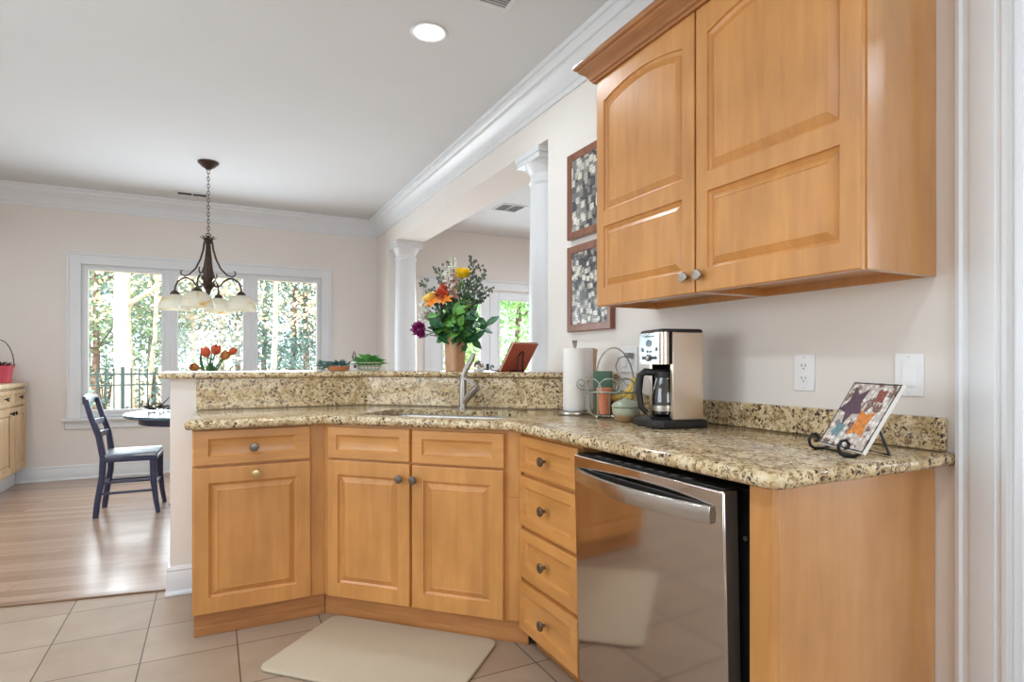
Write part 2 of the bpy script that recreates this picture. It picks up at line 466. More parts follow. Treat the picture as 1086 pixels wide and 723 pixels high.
# ------------------------------------------------------------------ mesh building helpers
class MB:
    def __init__(self):
        self.v = []
        self.f = []
    def add(self, vs, fs):
        o = len(self.v)
        self.v += [tuple(p) for p in vs]
        self.f += [tuple(i + o for i in f) for f in fs]
        return self
    def box(self, x0, x1, y0, y1, z0, z1):
        return self.add([(x0, y0, z0), (x1, y0, z0), (x1, y1, z0), (x0, y1, z0), (x0, y0, z1), (x1, y0, z1), (x1, y1, z1), (x0, y1, z1)],
                        [(0, 3, 2, 1), (4, 5, 6, 7), (0, 1, 5, 4), (1, 2, 6, 5), (2, 3, 7, 6), (3, 0, 4, 7)])
    def prism(self, poly, z0, z1):
        n = len(poly)
        vs = [(x, y, z0) for x, y in poly] + [(x, y, z1) for x, y in poly]
        return self.add(vs, [tuple(range(n - 1, -1, -1)), tuple(range(n, 2*n))] + [(i, (i + 1) % n, n + (i + 1) % n, n + i) for i in range(n)])
    def rings(self, rings, closed=True, cap0=True, cap1=True):
        n = len(rings[0])
        vs = [p for r in rings for p in r]
        fs = []
        for k in range(len(rings) - 1):
            for i in range(n if closed else n - 1):
                j = (i + 1) % n
                fs.append((k*n + i, k*n + j, (k + 1)*n + j, (k + 1)*n + i))
        if cap0:
            fs.append(tuple(range(n - 1, -1, -1)))
        if cap1:
            fs.append(tuple(range((len(rings) - 1)*n, len(rings)*n)))
        return self.add(vs, fs)
    def lathe(self, prof, n=24, c=(0, 0, 0), cap0=True, cap1=True, axis='z'):
        rs = []
        for r, z in prof:
            ring = []
            for i in range(n):
                a = 2*PI*i/n
                x, y = r*math.cos(a), r*math.sin(a)
                if axis == 'z':
                    ring.append((c[0] + x, c[1] + y, c[2] + z))
                elif axis == '-y':
                    ring.append((c[0] + x, c[1] - z, c[2] + y))
                else:
                    ring.append((c[0] + z, c[1] + x, c[2] + y))
            rs.append(ring)
        return self.rings(rs, True, cap0, cap1)
    def tube(self, pts, r, n=8, closed=False, cap=True):
        pts = [Vector(p) for p in pts]
        m = len(pts)
        rr = r if isinstance(r, (list, tuple)) else [r]*m
        up = None
        rs = []
        for i in range(m):
            if closed:
                t = (pts[(i + 1) % m] - pts[i - 1]).normalized()
            else:
                t = (pts[min(i + 1, m - 1)] - pts[max(i - 1, 0)]).normalized()
            if up is None:
                up = Vector((0, 0, 1)) if abs(t.z) < 0.9 else Vector((1, 0, 0))
            a = (up - t*up.dot(t))
            if a.length < 1e-6:
                a = t.orthogonal()
            a.normalize()
            b = t.cross(a)
            up = a
            rs.append([pts[i] + (a*math.cos(2*PI*k/n) + b*math.sin(2*PI*k/n))*rr[i] for k in range(n)])
        if closed:
            rs.append(rs[0])
            return self.rings(rs, True, False, False)
        return self.rings(rs, True, cap, cap)
    def ball(self, c, r, sx=1, sy=1, sz=1, n=12, m=8):
        rs = []
        for k in range(m + 1):
            th = PI*k/m
            q = max(math.sin(th), 1e-3)
            rs.append([(c[0] + r*sx*q*math.cos(2*PI*i/n), c[1] + r*sy*q*math.sin(2*PI*i/n), c[2] - r*sz*math.cos(th)) for i in range(n)])
        return self.rings(rs)
    def leaf(self, base, d, nrm, L, W, fold=0.15, droop=0.15):
        base, d = Vector(base), Vector(d).normalized()
        nrm = Vector(nrm)
        nrm = (nrm - d*nrm.dot(d))
        if nrm.length < 1e-4:
            nrm = d.orthogonal()
        nrm.normalize()
        s = d.cross(nrm)
        def P(t, w, h):
            return base + d*(L*t) + s*(W*w) + nrm*(h*W - droop*L*t*t)
        vs = [P(0, 0, 0), P(.3, -.42, fold), P(.3, 0, 0), P(.3, .42, fold), P(.65, -.4, fold), P(.65, 0, 0), P(.65, .4, fold), P(1, 0, 0)]
        return self.add(vs, [(0, 2, 1), (0, 3, 2), (1, 2, 5, 4), (2, 3, 6, 5), (4, 5, 7), (5, 6, 7)])
    def xf(self, mat):
        self.v = [tuple(mat @ Vector(p)) for p in self.v]
        return self
    def build(self, name, mat, parent=None, loc=None, rotz=0, bevel=0.0, smooth=True, angle=35, segs=2, mats=None, flip=True):
        me = bpy.data.meshes.new(name)
        me.from_pydata(self.v, [], self.f)
        if flip:
            bm = bmesh.new()
            bm.from_mesh(me)
            bmesh.ops.recalc_face_normals(bm, faces=bm.faces)
            bm.to_mesh(me)
            bm.free()
        me.materials.append(mat)
        if smooth:
            me.shade_smooth()
            me.set_sharp_from_angle(angle=math.radians(angle))
        o = bpy.data.objects.new(name, me)
        C.objects.link(o)
        if parent:
            o.parent = parent
        if loc is not None:
            o.location = loc
        o.rotation_euler = (0, 0, rotz)
        if bevel:
            md = o.modifiers.new('bevel', 'BEVEL')
            md.width = bevel
            md.segments = segs
            md.limit_method = 'ANGLE'
            md.angle_limit = math.radians(40)
            md.harden_normals = False
        return o

def thing(name, label, cat, loc=(0, 0, 0), rotz=0, group=None):
    o = bpy.data.objects.new(name, None)
    o.empty_display_size = 0.05
    C.objects.link(o)
    o.location = loc
    o.rotation_euler = (0, 0, rotz)
    return tag(o, label, cat, group)
def tag(o, label, cat, group=None, kind=None):
    o['label'] = label
    o['category'] = cat
    if group:
        o['group'] = group
    if kind:
        o['kind'] = kind
    return o
def struct(name, mb, mat, parent=None, label=None, **kw):
    o = mb.build(name, mat, parent, **kw)
    if parent is None:
        o['kind'] = 'structure'
        o['category'] = name.split('_')[0]
        if label:
            o['label'] = label
    return o
def lab(o, text):
    o['label'] = text
    return o
def arc(cx, cz, r, a0, a1, n):
    return [(cx + r*math.cos(a0 + (a1 - a0)*i/n), cz + r*math.sin(a0 + (a1 - a0)*i/n)) for i in range(n + 1)]
def offset(poly, d):
    """polygon inset by d (counter-clockwise polygon: positive goes inwards)"""
    n = len(poly)
    out = []
    for i in range(n):
        p0, p1, p2 = Vector(poly[i - 1]), Vector(poly[i]), Vector(poly[(i + 1) % n])
        e1, e2 = (p1 - p0).normalized(), (p2 - p1).normalized()
        n1, n2 = Vector((-e1.y, e1.x)), Vector((-e2.y, e2.x))
        k = 1 + n1.dot(n2)
        q = p1 + (n1 + n2)*(d/max(k, 0.2))
        out.append((q.x, q.y))
    return out
def rrect(x0, x1, y0, y1, r, n=6):
    p = []
    for cx, cy_, a in ((x1 - r, y0 + r, -PI/2), (x1 - r, y1 - r, 0), (x0 + r, y1 - r, PI/2), (x0 + r, y0 + r, PI)):
        p += [(cx + r*math.cos(a + PI/2*i/n), cy_ + r*math.sin(a + PI/2*i/n)) for i in range(n + 1)]
    return p
def slab(outer, z0, z1, r, hole=None, nose=5):
    """stone slab with a rounded edge; hole = inner loop"""
    bm = bmesh.new()
    h = z1 - z0
    rings = []
    for k in range(nose + 1):
        a = -PI/2 + PI*k/nose
        q = offset(outer, r*(1 - math.cos(a)))
        z = z0 + h/2 + h/2*math.sin(a)
        rings.append([bm.verts.new((x, y, z)) for x, y in q])
    n = len(outer)
    for a, b in zip(rings, rings[1:]):
        for i in range(n):
            bm.faces.new((a[i], a[(i + 1) % n], b[(i + 1) % n], b[i]))
    hr = []
    if hole:
        for z in (z0 + .012, z1):
            hr.append([bm.verts.new((x, y, z)) for x, y in hole])
        m = len(hole)
        for i in range(m):
            bm.faces.new((hr[0][i], hr[1][i], hr[1][(i + 1) % m], hr[0][(i + 1) % m]))
    bm.edges.ensure_lookup_table()
    for k, ring in enumerate((rings[0], rings[-1])):
        es = [bm.edges.get((ring[i], ring[(i + 1) % n])) for i in range(n)]
        if hole:
            es += [bm.edges.get((hr[k][i], hr[k][(i + 1) % len(hole)])) for i in range(len(hole))]
            bmesh.ops.triangle_fill(bm, use_beauty=True, use_dissolve=False, edges=es)
        else:
            bm.faces.new(ring if k else ring[::-1])
    bmesh.ops.recalc_face_normals(bm, faces=bm.faces)
    mb = MB()
    bm.verts.index_update()
    mb.v = [tuple(v.co) for v in bm.verts]
    mb.f = [tuple(v.index for v in f.verts) for f in bm.faces]
    bm.free()
    return mb

# ------------------------------------------------------------------ the setting
XR, YB, ZC = 1.771, 7.14, 2.84          # right wall, back wall, ceiling
XL, YF, XE = -2.2, -2.6, 5.5
OPEN_Y0, OPEN_Y1, ZS = 3.03, 6.64, 2.478   # opening to the great room
TH = 2.08                                # far face of the thick right wall
WX0, WX1, WZ0, WZ1 = -1.175, 1.135, 0.60, 2.135

tile_poly = [(XL, YF), (XE, YF), (XE, 1.1), (TH, 1.1), (TH, 3.06), (-0.10, 3.43), (XL, 3.783)]
struct('floor_kitchen', MB().prism(tile_poly, -0.12, 0.0), M['tile'], label='beige square ceramic tile floor of the kitchen')
wood_poly = [(XL, 3.783), (-0.10, 3.43), (TH, 3.06), (TH, 1.1), (XE, 1.1), (XE, YB), (XL, YB)]
struct('floor_dining', MB().prism(wood_poly, -0.12, 0.0), M['plank'], label='pale oak plank floor of the dining area')
ux, uy = 0.986, -0.167
th = MB()
a, b = Vector((XL + 0.01, 3.781)), Vector((-0.20, 3.446))
nrm = Vector((0.167, 0.986))
th.prism([(a.x, a.y), (b.x, b.y), (b.x + nrm.x*0.045, b.y + nrm.y*0.045), (a.x + nrm.x*0.045, a.y + nrm.y*0.045)], 0.0, 0.010)
struct('trim_1', th, wood('threshold_wood', srgb(150, 116, 88), srgb(120, 90, 66), 0.4, 'x'), bevel=0.004, label='brown wooden threshold strip between tile and planks')

struct('ceiling', MB().box(XL - .15, XE + .15, YF - .15, YB + .15, ZC, ZC + .15), M['ceiling'], label='flat white ceiling')
# back wall with the window and the garden door openings
wb = MB()
DX0, DX1, DZ = 2.46, 4.14, 2.12
for q in ((XL - .15, WX0, 0, ZC), (WX1, DX0, 0, ZC), (DX1, XE + .15, 0, ZC), (WX0, WX1, 0, WZ0), (WX0, WX1, WZ1, ZC), (DX0, DX1, DZ, ZC)):
    wb.box(q[0], q[1], YB, YB + .15, q[2], q[3])
struct('wall_back', wb, M['wall'], label='beige dining wall holding the triple window')
# thick right wall: pier, header beam and stub, doorway near the camera
wr = MB()
DR0, DR1, DRZ = -0.30, 0.748, 2.25
wr.box(XR, TH, DR1, OPEN_Y0, 0, ZC).box(XR, TH, OPEN_Y0, OPEN_Y1, ZS, ZC).box(XR, TH, OPEN_Y1, YB, 0, ZC)
wr.box(XR, TH, DR0, DR1, DRZ, ZC).box(XR, TH, YF, DR0, 0, ZC)
struct('wall_right', wr, M['wall'], label='beige wall behind the counter with the column opening')
struct('wall_left', MB().box(XL - .15, XL, YF, 1.1, 0, ZC).box(XL - .15, XL, 3.1, YB, 0, ZC).box(XL - .15, XL, 1.1, 3.1, 0, .9).box(XL - .15, XL, 1.1, 3.1, 2.1, ZC), M['wall'], label='beige wall on the far left')
wf = MB()
for q in ((XL - .15, -1.2, 0, ZC), (1.0, XE + .15, 0, ZC), (-1.2, 1.0, 0, 0.85), (-1.2, 1.0, 2.15, ZC)):
    wf.box(q[0], q[1], YF - .15, YF, q[2], q[3])
struct('wall_front', wf, M['wall'], label='beige kitchen wall behind the viewer')
we = MB().box(XE, XE + .15, YF, YB, 0, ZC).box(TH, XE, 1.1, 1.22, 0, ZC)
struct('wall_east', we, M['wall'], label='beige walls of the rooms beyond')

# rear and side windows added outside the view to go with the fill lamps
def plain_window(name, horiz, a0, a1, z0, z1, wallc, label):
    f, g = MB(), MB()
    def bx(m, p0, p1, q0, q1, t0, t1):
        if horiz:
            m.box(p0, p1, wallc - t1, wallc - t0, q0, q1)
        else:
            m.box(wallc - t1, wallc - t0, p0, p1, q0, q1)
    for q in ((a0, a0 + .06, z0, z1), (a1 - .06, a1, z0, z1), (a0 + .06, a1 - .06, z0, z0 + .06), (a0 + .06, a1 - .06, z1 - .06, z1), ((a0 + a1)/2 - .03, (a0 + a1)/2 + .03, z0 + .06, z1 - .06)):
        bx(f, q[0], q[1], q[2], q[3], .06, .12)
    w = struct(name, f, M['trim'], label=label)
    bx(g, a0 + .05, a1 - .05, z0 + .05, z1 - .05, .087, .093)
    g.build('pane', M['glass'], w)
plain_window('window_4', True, -1.2, 1.0, .85, 2.15, YF, 'added white window behind the viewer for fill light')
plain_window('window_5', False, 1.1, 3.1, .9, 2.1, XL, 'added white window on the unseen left wall for fill light')

# crown moulding: profile of (projection, drop below the ceiling)
CP = [(0.0, .192), (.014, .192), (.018, .180), (.018, .162), (.026, .158), (.030, .140), (.044, .112), (.066, .086), (.078, .076), (.080, .066),
      (.094, .062), (.104, .050), (.108, .036), (.108, .026), (.122, .022), (.126, .010), (.126, 0.0), (0.0, 0.0)]
cr = MB()
rings = []
for path in ((lambda p: (XL, YB - p)), (lambda p: (XR - p, YB - p)), (lambda p: (XR - p, YF))):
    rings.append([(*path(p), ZC - z) for p, z in CP])
cr.rings(rings, True, True, True)
struct('trim_2', cr, M['trim'], label='white stepped crown moulding along the ceiling', angle=25)

# pony wall under the bar, with its baseboard
PW = 3.38
D_BS = 4.14                               # the diagonal line x + y of the splash face
xk = D_BS + 0.02*1.414 - PW               # the bend of the pony wall
pony = [(-0.19, PW), (xk, PW), (XR, D_BS + 0.028 - XR), (XR, D_BS + 0.028 + 0.19 - XR), (xk + 0.056, PW + 0.135), (-0.19, PW + 0.135)]
struct('wall_bar', MB().prism(pony, 0, 1.072), M['wall'], label='low beige wall that carries the raised bar')
BBP = [(0.0, 0.0), (0.022, 0.0), (0.022, 0.008), (0.014, 0.022), (0.014, 0.108), (0.010, 0.118), (0.013, 0.124), (0.008, 0.138), (0.0, 0.140)]
def baseboard(name, path, label):
    """path: function of the outward offset giving the polyline"""
    mb = MB()
    n = len(path(0))
    rings = [[(*path(p)[k], z) for p, z in BBP] for k in range(n)]
    mb.rings(rings)
    return struct(name, mb, M['trim'], label=label, angle=25)
baseboard('baseboard_bar', lambda p: [(-0.05, PW - p), (-0.19 - p, PW - p), (-0.19 - p, PW + .135 + p), (xk, PW + .135 + p)], 'white baseboard wrapped round the low bar wall')
baseboard('baseboard_back', lambda p: [(-1.67, YB - p), (XR - p, YB - p), (XR - p, OPEN_Y1)], 'white baseboard under the triple window')

# triple window
cas = MB()
CX0, CX1, CZ1 = -1.273, 1.233, 2.228
def casing_strip(mb, x0, x1, z0, z1):
    mb.box(x0, x1, YB - .018, YB + .002, z0, z1)
cas.box(CX0, WX0 + .012, YB - .018, YB, 0.60, CZ1).box(WX1 - .012, CX1, YB - .018, YB, 0.60, CZ1).box(WX0 + .012, WX1 - .012, YB - .018, YB, WZ1 - .012, CZ1)
cas.box(CX0 - .006, CX0 + .016, YB - .028, YB, 0.60, CZ1 + .006).box(CX1 - .016, CX1 + .006, YB - .028, YB, 0.60, CZ1 + .006).box(CX0 + .016, CX1 - .016, YB - .028, YB, CZ1 - .016, CZ1 + .006)
struct('trim_3', cas, M['trim'], bevel=0.003, label='white casing round the triple window')
sill = MB().box(CX0 - .045, CX1 + .045, YB - .058, YB + .03, .572, .600).box(CX0 - .02, CX1 + .02, YB - .018, YB, .492, .572).box(CX0 - .02, CX1 + .02, YB - .03, YB, .552, .572)
struct('trim_4', sill, M['trim'], bevel=0.005, label='white window stool and apron')
PX = [(-1.110, -0.480), (-0.330, 0.295), (0.448, 1.075)]
edges = [WX0, -0.405, 0.372, WX1]
PZ0, PZ1 = 0.672, 2.072
for k, (x0, x1) in enumerate(PX):
    a, b = edges[k], edges[k + 1]
    fr = MB()
    y0, y1 = YB + .012, YB + .10
    fr.box(a, x0, y0, y1, WZ0, WZ1).box(x1, b, y0, y1, WZ0, WZ1).box(x0, x1, y0, y1, WZ0, PZ0).box(x0, x1, y0, y1, PZ1, WZ1)
    # stepped sash edge
    w = struct('window_%d' % (k + 1), fr, M['trim'], bevel=0.004, label=['white casement window nearest the sideboard', 'middle white casement window behind the chandelier', 'white casement window nearest the columns'][k])
    sa = MB()
    for q in ((x0 - .03, x0, PZ0 - .03, PZ1 + .03), (x1, x1 + .03, PZ0 - .03, PZ1 + .03), (x0, x1, PZ0 - .03, PZ0), (x0, x1, PZ1, PZ1 + .03)):
        sa.box(q[0], q[1], YB + .004, YB + .014, q[2], q[3])
    sa.build('sash', M['trim'], w, bevel=0.003)
    MB().box(x0 - .005, x1 + .005, YB + .05, YB + .056, PZ0 - .005, PZ1 + .005).build('pane', M['glass'], w)

# garden double door in the great room's back wall
dc = MB()
dc.box(2.372, DX0 + .01, YB - .02, YB, 0, DZ).box(DX1 - .01, DX1 + .09, YB - .02, YB, 0, DZ).box(2.35, DX1 + .11, YB - .026, YB, DZ - .01, DZ + .09).box(2.34, DX1 + .12, YB - .04, YB, DZ + .09, DZ + .115)
struct('trim_5', dc, M['trim'], bevel=0.004, label='white casing round the garden double door')
for k, (x0, x1) in enumerate(((DX0 + .012, 3.292), (3.300, DX1 - .012))):
    d = MB()
    g0, g1, z0, z1 = x0 + .165, x1 - .125, .26, 1.985
    if k == 1:
        g0, g1 = x0 + .135, x1 - .165
    y0, y1 = YB + .03, YB + .075
    d.box(x0, g0, y0, y1, .01, DZ - .01).box(g1, x1, y0, y1, .01, DZ - .01).box(g0, g1, y0, y1, .01, z0).box(g0, g1, y0, y1, z1, DZ - .01)
    o = struct('door_%d' % (k + 1), d, M['door_white'], bevel=0.004, label=['white glazed garden door behind the flower vase', 'white glazed garden door beside the near column'][k])
    MB().box(g0 - .005, g1 + .005, YB + .05, YB + .056, z0 - .005, z1 + .005).build('pane', M['glass'], o)
    gm = MB()
    for q in ((g0 - .02, g0, z0 - .02, z1 + .02), (g1, g1 + .02, z0 - .02, z1 + .02), (g0, g1, z0 - .02, z0), (g0, g1, z1, z1 + .02)):
        gm.box(q[0], q[1], YB + .018, YB + .032, q[2], q[3])
    gm.build('glazing_bead', M['door_white'], o, bevel=0.003)
    hx = x1 - .03 if k == 0 else x0 + .05
    hd = MB().box(hx - .018, hx + .018, YB + .022, YB + .03, .97, 1.13)
    hd.tube([(hx, YB + .025, 1.06), (hx, YB - .01, 1.06), (hx - (.10 if k == 0 else -.10), YB - .012, 1.06)], .009)
    if k == 0:
        hd.build('handle', M['iron'], o)
# doorway next to the end of the counter
CPF = [(0, 0), (0.018, 0.0), (0.020, .010), (0.014, .016), (0.014, .030), (0.020, .034), (0.022, .040), (0.022, .090), (0.018, .094), (0.018, .100), (0.024, .106), (0.024, .116), (0, .116)]
dcs = MB()
dcs.rings([[(XR - p, 0.868 - w, z) for p, w in CPF] for z in (0, DRZ + .11)])
dcs.rings([[(XR - p, y, DRZ + .116 - w) for p, w in CPF] for y in (0.752, DR0 - .002)])
dcs.rings([[(XR - p, DR0 - .118 + w, z) for p, w in CPF] for z in (0, DRZ + .11)])
struct('trim_6', dcs, M['trim'], label='white moulded casing of the doorway by the counter', angle=20)
jm = MB().box(XR, TH, DR1 - .020, DR1, 0, DRZ).box(XR, TH, DR0, DR0 + .02, 0, DRZ).box(XR, TH, DR0 + .02, DR1 - .02, DRZ - .02, DRZ)
jm.box(XR + .10, XR + .14, DR1 - .032, DR1 - .02, 0, DRZ - .02)
struct('trim_7', jm, M['door_white'], bevel=0.002, label='white jamb lining of the doorway by the counter')

# columns
def column(y, label):
    c = thing('column', label, 'column', (1.92, y, 0), 0)
    c['kind'] = 'structure'
    sh = [(0.128, 0.0), (0.128, .03), (.140, .05), (.140, .07), (.122, .09), (.118, .10)]
    MB().box(-.15, .15, -.15, .15, 0, .10).lathe([(.148, .10), (.152, .115), (.148, .135), (.132, .145), (.126, .16)], 40).build('base', M['trim'], c, bevel=.003)
    MB().lathe([(.124, .155), (.125, .8), (.122, 1.4), (.114, 2.0), (.110, 2.285)], 44).build('shaft', M['trim'], c)
    cap = MB().lathe([(.110, 2.275), (.118, 2.285), (.122, 2.295), (.118, 2.306), (.110, 2.312), (.110, 2.345), (.116, 2.352), (.120, 2.362), (.130, 2.378), (.142, 2.398), (.147, 2.412)], 44)
    cap.box(-.148, .148, -.148, .148, 2.410, 2.444).box(-.156, .156, -.156, .156, 2.444, ZS)
    cap.build('capital', M['trim'], c, bevel=.003)
    return c
column(3.29, 'white round column at the near end of the opening')
column(6.43, 'white round column at the far end of the opening')

# ------------------------------------------------------------------ cabinets
def front(mb, x0, x1, z0, z1, t=0.02, openings=(), y0=0.0):
    """door or drawer front whose face looks along -y; openings = (x0, x1, z0, z1, rise, style)"""
    e = 0.004
    yf = y0 - t
    o = [(x0, z0), (x1, z0), (x1, z1), (x0, z1)]
    def ring(d, y):
        return [(x0 + d, y, z0 + d), (x1 - d, y, z0 + d), (x1 - d, y, z1 - d), (x0 + d, y, z1 - d)]
    mb.rings([ring(0, y0), ring(0, yf + e), ring(e*.3, yf + e*.3), ring(e, yf)], True, True, False)
    X0, X1, Z0, Z1 = x0 + e, x1 - e, z0 + e, z1 - e
    if not openings:
        mb.add([(X0, yf, Z0), (X1, yf, Z0), (X1, yf, Z1), (X0, yf, Z1)], [(0, 1, 2, 3)])
        return mb
    a, b = openings[0][0], openings[0][1]
    N = 14
    def topcurve(op):
        ax, bx, za, zb, rise, st = op
        return [(ax + (bx - ax)*i/N, zb - rise*(2*i/N - 1)**2 if rise else zb) for i in range(N + 1)]
    q = lambda pts: mb.add([(x, yf, z) for x, z in pts], [tuple(range(len(pts)))])
    q([(X0, Z0), (a, Z0), (a, Z1), (X0, Z1)])
    q([(b, Z0), (X1, Z0), (X1, Z1), (b, Z1)])
    low = Z0
    lowcurve = [(a, Z0), (b, Z0)]
    for op in openings:
        q(lowcurve + [(b, op[2]), (a, op[2])])
        lowcurve = topcurve(op)
    # the last rail, split in strips under the straight top edge
    tc = lowcurve
    for i in range(len(tc) - 1):
        q([tc[i], tc[i + 1], (tc[i + 1][0], Z1), (tc[i][0], Z1)])
    for op in openings:
        ax, bx, za, zb, rise, st = op
        base = [(ax, za), (bx, za)] + topcurve(op)[::-1]
        prof = {'raised': [(0, 0), (.002, .007), (.008, .011), (.012, .0125), (.035, .0015), (.037, .003)],
                'flat': [(0, 0), (.003, .006), (.010, .009), (.013, .010)]}[st]
        rs = []
        for d, dep in prof:
            r = []
            cx = (ax + bx)/2
            for x, z in base:
                fx = (bx - ax - 2*d)/(bx - ax)
                if abs(z - za) < 1e-9:
                    zz = za + d
                else:
                    zz = z - d
                r.append((cx + (x - cx)*fx, yf + dep, zz))
            rs.append(r)
        mb.rings(rs, True, False, True)
    return mb

def knob(parent, x, z, y=-0.02, r=0.0185, mat='knob', label=None):
    p = [(.006, 0), (.006, .012), (.008, .014), (r*.92, .018), (r, .021), (r, .0245), (r*.88, .0275), (r*.3, .029)]
    o = MB().lathe(p, 20, (x, y, z), axis='-y').build('knob', M[mat], parent)
    if label:
        o['label'] = label
    return o
def drawer_front(parent, name, x0, x1, z0, z1, knobs=(), fx=.05, fz=.035, mat='maple_h', kmat='knob'):
    o = front(MB(), x0, x1, z0, z1, .02, [(x0 + fx, x1 - fx, z0 + fz, z1 - fz, 0, 'flat')]).build(name, M[mat], parent, angle=20)
    for kx, kz in knobs:
        knob(o, kx, kz, mat=kmat)
    return o
def door(parent, x0, x1, z0, z1, knobs=(), ops=None, fx=.055, fz=.06, kmat='knob', mat='maple', name='door'):
    ops = ops or [(x0 + fx, x1 - fx, z0 + fz, z1 - fz, 0, 'raised')]
    o = front(MB(), x0, x1, z0, z1, .02, ops).build(name, M[mat], parent, angle=20)
    for kx, kz in knobs:
        knob(o, kx, kz, mat=kmat)
    return o
def carcass(parent, x0, x1, depth, z0, z1, mat='maple', toe=None, frame=None):
    mb = MB().box(x0, x1, 0, depth, z0, z1)
    o = mb.build('body', M[mat], parent, bevel=.0015)
    return o

# left base cabinet, facing the viewer
cl = thing('base_cabinet', 'maple base cabinet at the free end of the counter, one drawer over a pull-out door', 'cabinet', (-0.078, 2.80, 0))
W1 = 0.453 + 0.078
carcass(cl, 0, W1 - .001, .555, .095, .874)
MB().prism([(.006, .014), (W1 + .0054, .014), (W1 - .03, .05), (.006, .05)], 0, .097).build('toe_kick', M['maple_base'], cl, bevel=.002)
MB().box(.006, W1 - .012, .008, .0145, .0, .040).build('shoe_moulding', M['maple_base'], cl, bevel=.004)
drawer_front(cl, 'drawer', .002, .468, .721, .868, [(.236, .790)], .058, .036)
dd = door(cl, .004, .470, .100, .711, [(.244, .677)], fx=.057, fz=.064, kmat='brass')
# filler post at the corner
MB().prism([(.474, -.001), (W1 + .0005, -.001), (W1 - .002, .02), (.474, .02)], .097, .872).build('corner_filler', M['maple'], cl, bevel=.002)

# diagonal sink cabinet
DS = thing('sink_cabinet', 'diagonal maple sink cabinet with two doors under two false drawer fronts', 'cabinet', (0.453, 2.80, 0), -PI/4)
W2 = 0.95
MB().prism([(-.002, 0), (W2 - .002, 0), (W2 - .30, .42), (.30, .42)], .095, .60).box(-.002, W2 - .002, 0, .02, .60, .874).build('body', M['maple'], DS, bevel=.0015)
MB().prism([(-.0054, .014), (W2 + .022, .014), (W2 - .03, .06), (.05, .06)], 0, .097).build('toe_kick', M['maple_base'], DS, bevel=.002)
drawer_front(DS, 'false_drawer_front', .031, .445, .722, .864, fx=.048, fz=.036)
drawer_front(DS, 'false_drawer_front', .457, .875, .720, .862, fx=.048, fz=.036)
door(DS, .031, .446, .098, .714, [(.404, .651)], fx=.056, fz=.064)
door(DS, .457, .873, .098, .712, [(.472, .651)], fx=.056, fz=.064)

# drawer bank on the right run
DB = thing('drawer_cabinet', 'maple cabinet of four stacked drawers beside the dishwasher', 'cabinet', (1.125, 2.128, 0), -PI/2)
W3 = 0.436
MB().prism([(0.002, .001), (W3, .001), (W3, .60), (.40, .60), (.02, .10)], .085, .874).build('body', M['maple'], DB, bevel=.0015)
MB().box(.03, W3, .05, .09, 0, .085).build('toe_kick', M['maple_base'], DB)
for z0, z1, kz in ((.714, .860, .783), (.500, .698, .598), (.292, .484, .388), (.080, .274, .173)):
    drawer_front(DB, 'drawer', .004, .434, z0, z1, [(.215, kz)], .045, .04)

# dishwasher: local frame looks along -y like the cabinets
DW = thing('dishwasher', 'dark stainless dishwasher with bowed bar handle between drawers and end panel', 'dishwasher', (1.125, 1.686, 0), -PI/2)
WD = 0.658
MB().box(.012, WD + .028, .03, .58, .04, .845).build('tub', M['black'], DW)
MB().box(.004, WD + .03, .06, .08, 0.0, .10).build('toe_panel', M['black'], DW)
tilt = Matrix.Translation((0, -.012, .10)) @ Matrix.Rotation(math.radians(1.5), 4, 'X') @ Matrix.Translation((0, .012, -.10))
MB().box(.004, WD, -.022, .022, .085, .846).xf(tilt).build('door', M['dw'], DW, bevel=.004)
MB().box(.010, WD - .006, -.010, .030, .846, .850).xf(tilt).build('control_strip', M['black'], DW, bevel=.002)
for k in range(9):
    MB().box(.10 + k*.05, .125 + k*.05, .0, .010, .850, .8512).xf(tilt).build('button', M['vent_dark'], DW)
h = MB()
rs = []
NH = 24
for i in range(NH + 1):
    s = i/NH
    x = .030 + (WD - .066)*s
    bow = math.sin(PI*s)
    yb = -.026 - .046*bow**0.8
    zc = .783
    rs.append([(x, yb - .006, zc - .022), (x, yb - .009, zc), (x, yb - .006, zc + .022), (x, yb + .006, zc + .022), (x, yb + .008, zc), (x, yb + .006, zc - .022)])
h.rings(rs)
h.xf(tilt).build('handle', M['dw_handle'], DW, bevel=.002)
MB().box(.030, WD - .04, -.026, -.0215, .762, .806).xf(tilt).build('pocket_shade', M['black'], DW, bevel=.001)  # flat black plate painting in the shade of the pocket behind the handle
MB().box(WD, WD + .001, -.018, .022, .09, .844).xf(tilt).build('door_edge', M['dw_dark'], DW)
MB().lathe([(.006, 0), (.006, .004)], 12, (WD + .012, .02, .73), axis='-y').build('bracket_screw', M['nickel'], DW)

# end panel that closes the run
EP = thing('cabinet_end_panel', 'plain maple end panel closing the counter run beside the doorway', 'panel', (1.125, 0.988, 0), -PI/2)
MB().box(0, .0638, .0, .020, 0, .875).build('face_filler', M['maple'], EP, bevel=.001)
MB().box(.044, .064, .0204, XR - 1.125 - .001, 0, .875).build('side_panel', M['maple_side'], EP, bevel=.0015)

